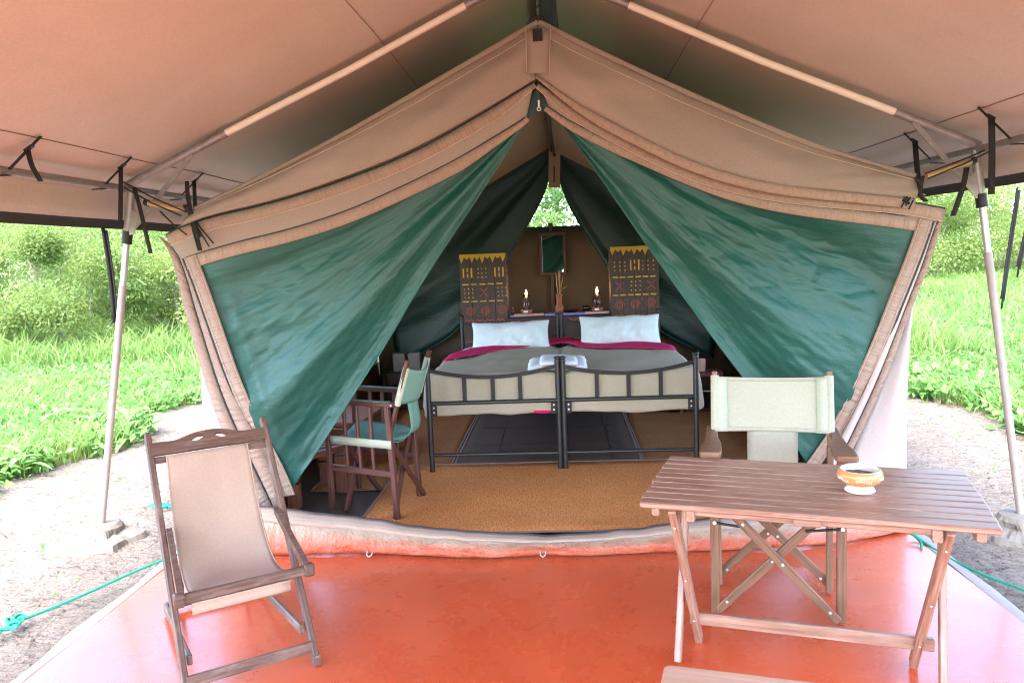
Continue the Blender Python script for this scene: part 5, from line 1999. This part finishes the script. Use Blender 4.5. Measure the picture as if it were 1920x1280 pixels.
for s in (-1, 1):
    x = s * lx
    MB().bar((x - s * .05, -TD / 2 + .012, TZ - .040), (x - s * .05, TD / 2 - .02, TZ - .040), .030, .040, up=(0, 0, 1)).build('batten', mt, tb, world=False)
    MB().bar((x + s * .068, -TD / 2 + .045, TZ - .040), (x + s * .068, TD / 2 - .05, TZ - .040), .028, .040, up=(0, 0, 1)).build('batten', mt, tb, world=False)
    inv = tb.rotation_euler.z
    if s < 0:
        fA, fB = at(1311, 1197, Z=0), at(1271, 1240, Z=0)
    else:
        fA, fB = at(1712, 1244, Z=0), at(1769, 1300, Z=0)
    loc = lambda v_: Vector(((v_ - Vector((tc.x, tc.y, 0))).dot(tx), (v_ - Vector((tc.x, tc.y, 0))).dot(ty), 0))
    a, b = loc(fA), loc(fB)
    tA = Vector((x - .012, -TD / 2 + .05, TZ - .028))
    tB = Vector((x + s * .02, TD / 2 - .16, TZ - .028))
    la = MB().bar(tA, a, .026, .044, up=(0, 1, 0), ch=.15).build('leg', mt, tb, world=False)
    lb = MB().bar(tB, b, .024, .040, up=(0, 1, 0), ch=.15).build('leg', mt, tb, world=False)
    for k in (.12, .5, .82):
        p = tA.lerp(a, k)
        MB().tube([p + Vector((0, -.022, 0)), p + Vector((0, -.026, 0))], .0045, 7).build('screw', MAT['bolt'], la, world=False)
    if s < 0:
        A_st = tA.lerp(a, .83) + Vector((-.02, .012, 0))
    else:
        B_st = tA.lerp(a, .83) + Vector((.05, .012, 0))
MB().bar(A_st, B_st, .022, .046, up=(0, 0, 1), ch=.15).build('stretcher', mt, tb, world=False)
MB().bar((-lx + .05, -TD / 2 + .035, TZ - .030), (lx - .05, -TD / 2 + .03, TZ - .030), .018, .022, up=(0, 0, 1)).build('apron', mt, tb, world=False)
MB().bar((-.04, -TD / 2 + .02, TZ - .030), (.04, -TD / 2 + .02, TZ - .030), .03, .022).build('latch_block', mt, tb, world=False)

bp_ = at(1612, 921, Z=TZ)
bw = thing('ash_bowl', 'orange and white glazed pottery bowl holding sand on the table', 'bowl', (bp_.x, bp_.y, TZ + .002))
bw.scale = (1.0, 1.0, .84)
MB().lathe([(0, 0), (.044, 0), (.048, .004), (.046, .012), (.039, .020), (.037, .028)], (0, 0, 0), 40).build('foot', MAT['bowlwhite'], bw, world=False)
MB().lathe([(.037, .027), (.050, .032), (.064, .043), (.0705, .058), (.0715, .068), (.068, .083), (.063, .090)], (0, 0, 0), 40).build('bowl_wall', MAT['bowl'], bw, world=False)
MB().lathe([(.063, .090), (.061, .092), (.058, .089), (.060, .078), (.061, .06), (.05, .045), (0, .045)], (0, 0, 0), 40).build('lining', MAT['bowlwhite'], bw, world=False)
P = np.zeros((8, 25, 3))
for i in range(8):
    for j in range(25):
        th = 2 * math.pi * (j % 24) / 24
        r = .0585 * i / 7
        P[i, j] = (r * math.cos(th), r * math.sin(th), .066 + .007 * nz(r * 60 * math.cos(th), r * 60 * math.sin(th)) + .012 * (1 - i / 7))
MB().grid(P, flip=False).build('sand_fill', MAT['sandfill'], bw, world=False)
brad = lambda z: float(np.interp(z, [.032, .043, .058, .068, .083, .09], [.050, .064, .0705, .0715, .068, .063]))
for a0 in range(0, 360, 60):
    m = MB()
    for k in range(7):
        th = R(a0 + k * 6 - 120)
        z = .060 + .004 * math.sin(k * .8)
        for dz in (.007, -.007):
            p0 = Vector(((brad(z) + .0006) * math.cos(th), (brad(z) + .0006) * math.sin(th), z))
            th2 = th + R(5)
            p1 = Vector(((brad(z + dz) + .0006) * math.cos(th2), (brad(z + dz) + .0006) * math.sin(th2), z + dz))
            m.tube([p0, p0.lerp(p1, .5) * 1.003, p1], [.0008, .0014, .0005], 5)
    m.build('leaf_sprig', MAT['bowlwhite'], bw, world=False)

so = at(1246, 1243, Z=.45)
sr = Vector((.970, -.243, 0)).normalized()
stl = thing('wooden_stool', 'pale worn wooden stool top cut off by the bottom edge of the view', 'stool', (so.x, so.y, 0), math.atan2(sr.y, sr.x))
for k in range(3):
    o_ = [(.0 + (.012 if k == 0 else 0), -.11 * k), (.38, -.11 * k), (.38, -.11 * k - .106), (.0, -.11 * k - .106), (0, -.11 * k - .012)]
    MB().prism(o_[::-1], .022, (0, 0, .428), (1, 0, 0), (0, 1, 0)).build('board', MAT['palewood'], stl, world=False, bevel=.006)
for x in (.04, .34):
    for y in (-.04, -.29):
        MB().bar((x, y, 0), (x, y, .428), .035, .035, up=(0, 1, 0)).build('leg', MAT['palewood'], stl, world=False)
for y in (-.04, -.29):
    MB().bar((.04, y, .39), (.34, y, .39), .02, .04).build('apron', MAT['palewood'], stl, world=False)

# ------------------------------------------------------------------ vegetation
def leaf_cloud(name, centers, radii, n, size, mat, parent=None, flat=.6, origin=(0, 0, 0), tone=(0, 1), droop=.0, seed=0):
    """n folded leaves (two quads each) around clump centres."""
    g = np.random.default_rng(seed + 5)
    C = np.asarray(centers, float)
    Rr = np.asarray(radii, float)
    k = g.integers(0, len(C), n)
    d = g.normal(size=(n, 3))
    d /= np.linalg.norm(d, axis=1)[:, None]
    r = g.random(n) ** .42
    pos = C[k] + d * (r * Rr[k])[:, None] * np.array([1, 1, .8])
    # leaf axes: point outwards and hang a little
    ax = d + g.normal(size=(n, 3)) * .7
    ax[:, 2] -= droop
    ax /= np.linalg.norm(ax, axis=1)[:, None]
    up = g.normal(size=(n, 3)) * .8 + np.array([0, 0, flat * 2])
    sd = np.cross(ax, up)
    sd /= np.linalg.norm(sd, axis=1)[:, None] + 1e-9
    nr = np.cross(sd, ax)
    L = size * g.uniform(.6, 1.35, n)[:, None]
    W = L * g.uniform(.38, .6, n)[:, None]
    v0 = pos
    v1 = pos + ax * L * .5 + sd * W * .5 + nr * L * .06
    v2 = pos + ax * L - nr * L * .10
    v3 = pos + ax * L * .5 - sd * W * .5 + nr * L * .06
    V = np.stack([v0, v1, v2, v3], 1).reshape(-1, 3) - np.array(origin)
    F = np.arange(n * 4).reshape(n, 4)
    ct = g.random(len(C))
    t = tone[0] + (tone[1] - tone[0]) * np.clip(.5 * ct[k] + .5 * g.random(n), 0, 1)
    G = np.repeat(np.stack([t, g.random(n), g.random(n)], -1), 4, axis=0)
    return np_mesh(name, V, F, mat, parent, G)


def shrub(x, y, w, h, n, size, label, group, seed, mat='leaf', tone=(0, 1), name='shrub'):
    g = np.random.default_rng(seed)
    z0 = GZ + min(1.2, max(0, y - 9) * .035)
    t = thing(name, label, 'shrub', (x, y, z0), 0, group)
    nc = 20 if w < 3.5 else 34
    th = g.random(nc) * 2 * np.pi
    rr = np.sqrt(g.random(nc)) * w / 2
    zz = g.random(nc) ** .8
    env = np.sqrt(np.clip(1 - (rr / (w / 2)) ** 2 * .75, .1, 1))
    C = np.stack([x + rr * np.cos(th), y + rr * np.sin(th) * .8, z0 + .12 * h + zz * h * .82 * env], -1)
    Rr = g.uniform(.12, .24, nc) * min(w, h)
    leaf_cloud('foliage', C, Rr, n, size, MAT[mat], t, origin=(x, y, z0), tone=tone, seed=seed)
    m = MB()
    for k in range(7):
        c = C[k]
        m.tube([(x + .08 * math.cos(k), y + .08 * math.sin(k), z0 - .05), (x + (c[0] - x) * .4, y + (c[1] - y) * .4, z0 + (c[2] - z0) * .55), tuple(c)], [.02, .011, .004], 5)
    m.build('stems', MAT['bark'], t)
    return t


def tree(x, y, h, cw, n, size, label, group, seed, tone=(0, 1), trunk_r=.12, base=.25):
    g = np.random.default_rng(seed)
    z0 = GZ + min(1.2, max(0, y - 9) * .035)
    t = thing('tree', label, 'tree', (x, y, z0), 0, group)
    nc = 34
    C, Rr = [], []
    for k in range(nc):
        f = g.random()
        zz = z0 + h * (base + (1 - base) * f)
        rad = cw / 2 * math.sin(math.pi * min(.97, .12 + .85 * f)) ** .7
        th = g.random() * 6.28
        r = math.sqrt(g.random()) * rad
        C.append((x + r * math.cos(th), y + r * math.sin(th), zz))
        Rr.append(g.uniform(.10, .19) * cw)
    leaf_cloud('crown', C, Rr, n, size, MAT['leaf2'], t, origin=(x, y, z0), tone=tone, seed=seed)
    lean = g.uniform(-.3, .3)
    tr = MB().tube([(x, y, z0 - .1), (x + lean * .2, y, z0 + h * .25), (x + lean * .6, y + .1, z0 + h * .55), (x + lean, y + .1, z0 + h * .92)], [trunk_r, trunk_r * .8, trunk_r * .5, .015], 9)
    for k in range(9):
        c = C[k]
        f = .25 + .06 * k
        b0 = Vector((x + lean * f, y + .05, z0 + h * f))
        tr.tube([b0, b0.lerp(Vector(c), .5) + Vector((0, 0, .1)), c], [trunk_r * .35, trunk_r * .2, .01], 6)
    tr.build('trunk', MAT['bark'], t)
    return t


# thicket on the deck-chair side
LS = [(-5.4, 14.8, 3.2, 2.4, 4000, 'leafy shrub tucked against the far side of the tent wall'),
      (-6.7, 13.3, 3.2, 2.4, 5200, 'bright leafy shrub in the front of the thicket, next to the tent'),
      (-8.2, 13.0, 3.0, 2.3, 5200, 'bright leafy shrub in the front of the thicket, behind the leaning post'),
      (-9.9, 12.8, 3.4, 2.5, 5200, 'bright leafy shrub at the outer end of the thicket front'),
      (-7.9, 15.4, 3.8, 3.7, 5800, 'taller shrub rising in the back of the thicket, next to the tent'),
      (-10.9, 15.6, 4.0, 3.8, 5800, 'taller shrub rising in the back of the thicket at its outer end'),
      (-9.6, 18.0, 5.0, 4.6, 5200, 'broad shrub behind the taller pair at the back of the thicket'),
      (-13.4, 18.4, 5.0, 4.6, 5200, 'broad shrub at the outermost back corner of the thicket')]
for i, (x, y, w, h, n, lab) in enumerate(LS):
    shrub(x, y, w, h, int(n * 3.2), .062, lab, 'shrubs in the thicket beyond the grass', 100 + i, tone=((.0, .8), (.15, 1), (0, .6), (.2, 1), (0, .55), (0, .7), (0, .6), (0, .6))[i])
for i, (x, y, h, cw, n, lab) in enumerate(((-12.4, 20.8, 7.5, 4.6, 9000, 'dark leafy tree behind the middle of the thicket'),
                                           (-15.0, 21.5, 8.0, 5, 9000, 'dark leafy tree behind the outer end of the thicket'),
                                           (-10.3, 22.0, 7.8, 4.8, 8000, 'dark leafy tree behind the thicket, next to the tent'),
                                           (-6.2, 22, 7.8, 4.8, 5000, 'dark leafy tree mostly hidden by the tent beyond the thicket'))):
    tree(x, y, h, cw, n, .15, lab, 'trees behind the thicket', 200 + i, trunk_r=.10, base=.12)
for i, (x, y, h, cw, n, lab) in enumerate(((-19.5, 28, 10, 8, 7000, 'far tall tree closing the gap at the outer end of the thicket'),
                                           (-14.8, 29, 10, 8, 7000, 'far tall tree closing the gap behind the middle of the thicket'))):
    tree(x, y, h, cw, n, .24, lab, 'far trees behind the thicket', 240 + i, base=.04)
tree(-12.9, 18.6, 6.5, 2.2, 2200, .12, 'slim tree with a pale trunk at the edge of the view beyond the thicket', None, 260, trunk_r=.10, base=.5)
# slope on the table side
RS = [(9.4, 20.5, 4.0, 3.0, 5200, 'yellow green shrub on the rise, next to the tent corner'),
      (11.6, 21.5, 4.2, 3.4, 5200, 'yellow green shrub on the rise, behind the leaning post'),
      (13.9, 21, 4.2, 3.2, 5000, 'yellow green shrub on the rise at the outer edge of the view'),
      (11.0, 25, 4.8, 4.4, 5200, 'tall yellow green shrub at the back of the rise, nearer the tent'),
      (14.4, 25.5, 5, 4.6, 5200, 'tall yellow green shrub at the back of the rise, behind the post'),
      (17.6, 25, 5, 4.4, 3600, 'tall yellow green shrub at the back of the rise, outermost')]
for i, (x, y, w, h, n, lab) in enumerate(RS):
    shrub(x, y, w, h, int(n * 3.0), .082, lab, 'shrubs on the rise beyond the grass', 300 + i, tone=((.1, .9), (.2, 1), (0, .7), (.1, .8), (.2, 1), (0, .7))[i])
for i, (x, y, h, cw, n, lab) in enumerate(((13.6, 31, 9, 7.5, 6500, 'tall leafy tree behind the rise, nearer the tent'), (19.0, 30, 9, 7.5, 6500, 'tall leafy tree behind the rise, at the outer edge'), (24.5, 28, 9, 8, 5000, 'broad leafy tree far out past the edge of the rise'))):
    tree(x, y, h, cw, n, .22, lab, 'trees behind the shrubs on the rise', 400 + i, base=.08)
# trees straight behind the tent, seen through the rear opening
for i, (x, y, h, cw, n, lab) in enumerate(((-.75, 16.0, 6.0, 2.6, 5200, 'sunlit leafy tree in the rear opening, on the deck chair half'),
                                           (.75, 18.0, 6.4, 2.8, 5200, 'sunlit leafy tree in the rear opening, on the table half'),
                                           (-.1, 24, 9, 6.5, 8000, 'farther broad tree filling the rear opening of the tent'))):
    tree(x, y, h, cw, n, .13, lab, 'trees behind the tent', 500 + i, tone=(.3, 1), base=.1)

# grass: many blades, one object per field
def field(name, poly_fun, n, xr, yr, label, seed, hmin=.10, hmax=.30):
    g = np.random.default_rng(seed)
    x = g.uniform(*xr, n * 3)
    # denser near the camera
    y = yr[0] + (yr[1] - yr[0]) * g.random(n * 3) ** 1.5
    keep = poly_fun(x, y)
    x, y = x[keep][:n], y[keep][:n]
    m_ = len(x)
    z0 = GZ + np.minimum(1.2, np.maximum(0, y - 9) * .035) * np.clip((np.abs(x + .15) - 2.4) / 4, 0, 1)
    pn = np.array([nz(a * .55, b * .55, seed) for a, b in zip(x, y)])
    far = np.clip((y - 6) / 10, 0, 1)
    h = (hmin + (hmax - hmin) * g.random(m_)) * (1 + .7 * pn) * (1 + far * .5)
    w = .006 + .010 * far + .004 * g.random(m_)
    th = g.random(m_) * 2 * np.pi
    dx, dy = np.cos(th), np.sin(th)
    th2 = g.random(m_) * 2 * np.pi
    bend = h * g.uniform(.2, .9, m_)
    bx, by = np.cos(th2) * bend, np.sin(th2) * bend
    P0 = np.stack([x, y, z0 - .02], -1)
    S = np.stack([dx * w, dy * w, 0 * w], -1)
    M1 = np.stack([x + bx * .3, y + by * .3, z0 + h * .6], -1)
    T = np.stack([x + bx, y + by, z0 + h * .95], -1)
    V = np.stack([P0 - S, P0 + S, M1 + S * .8, M1 - S * .8, T + S * .12, T - S * .12], 1).reshape(-1, 3)
    b = np.arange(m_)[:, None] * 6
    F = np.concatenate([b + np.array([0, 1, 2, 3]), b + np.array([3, 2, 4, 5])], 0)
    t = np.clip(.5 + .5 * pn + g.normal(size=m_) * .25, 0, 1)
    G = np.repeat(np.stack([t, g.random(m_), g.random(m_)], -1), 6, axis=0)
    return tag(np_mesh(name, V, F, MAT['grass'], None, G), label, 'grass', kind='stuff')


def edgeL(y):
    return -4.15 + .25 * np.sin(y * 1.3) + .15 * np.sin(y * 3.1) + .05 * (y - 6)


def edgeR(y):
    return 3.35 + .2 * np.sin(y * 1.1 + 1) + .12 * np.sin(y * 2.9) + .03 * (7.8 - y)


field('grass', lambda x, y: (x < edgeL(y)) & (x > -.95 * y - 1.5) & (x < -.2 * y - 1.4), 75000, (-17, -3.5), (4.2, 17), 'bright green grass between the sand and the thicket', 21, .06, .20)
field('grass', lambda x, y: (x > edgeR(y)) & (x < .75 * y + 1.5) & (x > .28 * y + .2), 75000, (3, 18), (5.2, 24), 'bright green grass on the table side of the tent', 22, .06, .22)
field('tall_grass', lambda x, y: (x < -.42 * y) & (x > -.8 * y), 2600, (-14, -4.5), (10.8, 13.5), 'taller seeding grass in front of the thicket', 24, .15, .42)
field('grass', lambda x, y: (np.abs(x) < 6), 9000, (-5, 5), (9.5, 17), 'long grass behind the tent', 23, .2, .5)

# broad leaves low among the grass
def ground_leaves(name, fun, n, xr, yr, size, label, seed):
    g = np.random.default_rng(seed)
    x = g.uniform(*xr, n * 4)
    y = yr[0] + (yr[1] - yr[0]) * g.random(n * 4) ** 1.4
    k = fun(x, y)
    x, y = x[k][:n], y[k][:n]
    z = GZ + .04 + np.minimum(1.2, np.maximum(0, y - 9) * .035) + .10 * g.random(len(x))
    C = np.stack([x, y, z], -1)
    o = leaf_cloud(name, C, np.full(len(C), .07), len(C) * 5, size, MAT['herb'], seed=seed, tone=(.1, 1), flat=1.0)
    return tag(o, label, 'ground cover', kind='stuff')


ground_leaves('ground_cover', lambda x, y: (x < edgeL(y) + .1) & (x > -.95 * y - 1), 6500, (-13, -3.6), (4.6, 13), .085, 'low broad leaves growing through the grass on the deck chair side', 31)
ground_leaves('ground_cover', lambda x, y: (x > edgeR(y) - .1) & (x < .75 * y + 1), 6500, (3, 15), (5.5, 16), .085, 'low broad leaves growing through the grass on the table side', 32)
ground_leaves('sprouts', lambda x, y: ((x < -2.3) & (x > -4.2)) | ((x > 1.95) & (x < 3.4)), 70, (-4.2, 3.4), (2.6, 8.5), .035, 'tiny green sprouts dotted over the bare sand', 33)

# larger herbs along the edge of the sand: each a thing, each leaf a part
leaf_me = None


def herb_leaf_mesh(L, W):
    m = MB()
    n_ = 7
    P = np.zeros((n_, 3, 3))
    for i in range(n_):
        t = i / (n_ - 1)
        w = W * .5 * (math.sin(math.pi * min(1, t * .94 + .04)) ** .75)
        x = L * t
        z = L * (.38 * t - .62 * t * t)
        P[i, 0] = (x, -w, z + w * .28)
        P[i, 1] = (x, 0, z)
        P[i, 2] = (x, w, z + w * .28)
    G = np.zeros((n_, 3, 3))
    G[:, :, 0] = random.uniform(.2, 1)
    m.grid(P, G)
    return m


protos = []
for k in range(4):
    o = herb_leaf_mesh(random.uniform(.15, .21), random.uniform(.038, .06)).build('leaf', MAT['herb'])
    protos.append(o.data)
    bpy.data.objects.remove(o)
stem_o = MB().tube([(0, 0, -.02), (.005, 0, .10), (0, .005, .19)], [.006, .005, .003], 5).build('stem', MAT['herb'])
stem_me = stem_o.data
bpy.data.objects.remove(stem_o)
spots = []
g_ = np.random.default_rng(77)
for k in range(30):
    y = 4.9 + 2.6 * g_.random() ** 1.5
    spots.append((float(edgeL(np.array(y))) + .15 - 1.0 * g_.random(), y, 0))
for k in range(8):
    y = 6.6 + 1.8 * g_.random()
    spots.append((float(edgeR(np.array(y))) - .05 + .8 * g_.random(), y, 1))
for (x, y, side) in spots:
    sc = g_.uniform(.85, 1.35) * (1.0 if side == 0 else .8)
    t = thing('herb_plant', 'broad leaved green plant at the edge of the sand on the deck chair side' if side == 0 else 'low leafy plant at the edge of the sand on the table side', 'plant', (x, y, GZ), g_.uniform(0, 6.28),
              'broad leaved plants along the sand edge' if side == 0 else 'leafy plants along the far sand edge')
    st = bpy.data.objects.new('stem', stem_me)
    col.objects.link(st)
    st.parent = t
    st.scale = (sc, sc, sc)
    for q in range(8):
        lf = bpy.data.objects.new('leaf', protos[int(g_.integers(0, 4))])
        col.objects.link(lf)
        lf.parent = t
        lf.location = (0, 0, sc * (.03 + .02 * q))
        lf.rotation_euler = (g_.uniform(-.2, .2), g_.uniform(-.75, .1), q * 2.4 + g_.uniform(-.3, .3))
        s2 = sc * g_.uniform(.75, 1.2)
        lf.scale = (s2, s2, s2)

# loose crumbs of soil and dry leaves on the sand
g_ = np.random.default_rng(91)
m = MB()
for k in range(900):
    x = g_.uniform(-4.1, -2.2) if k % 2 else g_.uniform(1.9, 3.6)
    y = g_.uniform(2.2, 7.5)
    r = .004 + .012 * g_.random() ** 3
    far_ = max(0, abs(x + .15) - 2.4)
    z = GZ + .03 * nz(x * .9, y * .9) * min(1, far_) + .012 * nz(x * 3.3, y * 3.3, 4)
    vs = [(x + r * a_ * g_.uniform(.6, 1.2), y + r * b_ * g_.uniform(.6, 1.2), z + r * c_ * .7) for a_, b_, c_ in ((1, 0, 0), (0, 1, 0), (-1, 0, 0), (0, -1, 0), (0, 0, 1), (0, 0, -1))]
    m.add(vs, [(0, 1, 4), (1, 2, 4), (2, 3, 4), (3, 0, 4), (1, 0, 5), (2, 1, 5), (3, 2, 5), (0, 3, 5)])
tag(m.build('soil_crumbs', MAT['ground']), 'crumbs of dry soil scattered on the sand', 'soil', kind='stuff')
# twigs and dead leaves on the sand
m = MB()
for k in range(60):
    if k % 2:
        x, y = random.uniform(-4.0, -2.3), random.uniform(2.4, 7.5)
    else:
        x, y = random.uniform(2.0, 3.4), random.uniform(3.2, 7.5)
    a = random.uniform(0, 6.28)
    l = random.uniform(.02, .10)
    p = Vector((x, y, GZ + .028))
    d = Vector((math.cos(a), math.sin(a), random.uniform(-.02, .08)))
    m.tube([p, p + d * l * .5 + Vector((0, 0, .006)), p + d * l], [.003, .0025, .0012], 4)
tag(m.build('twigs', MAT['bark']), 'small twigs and dry stalks scattered on the sand', 'twigs', kind='stuff')
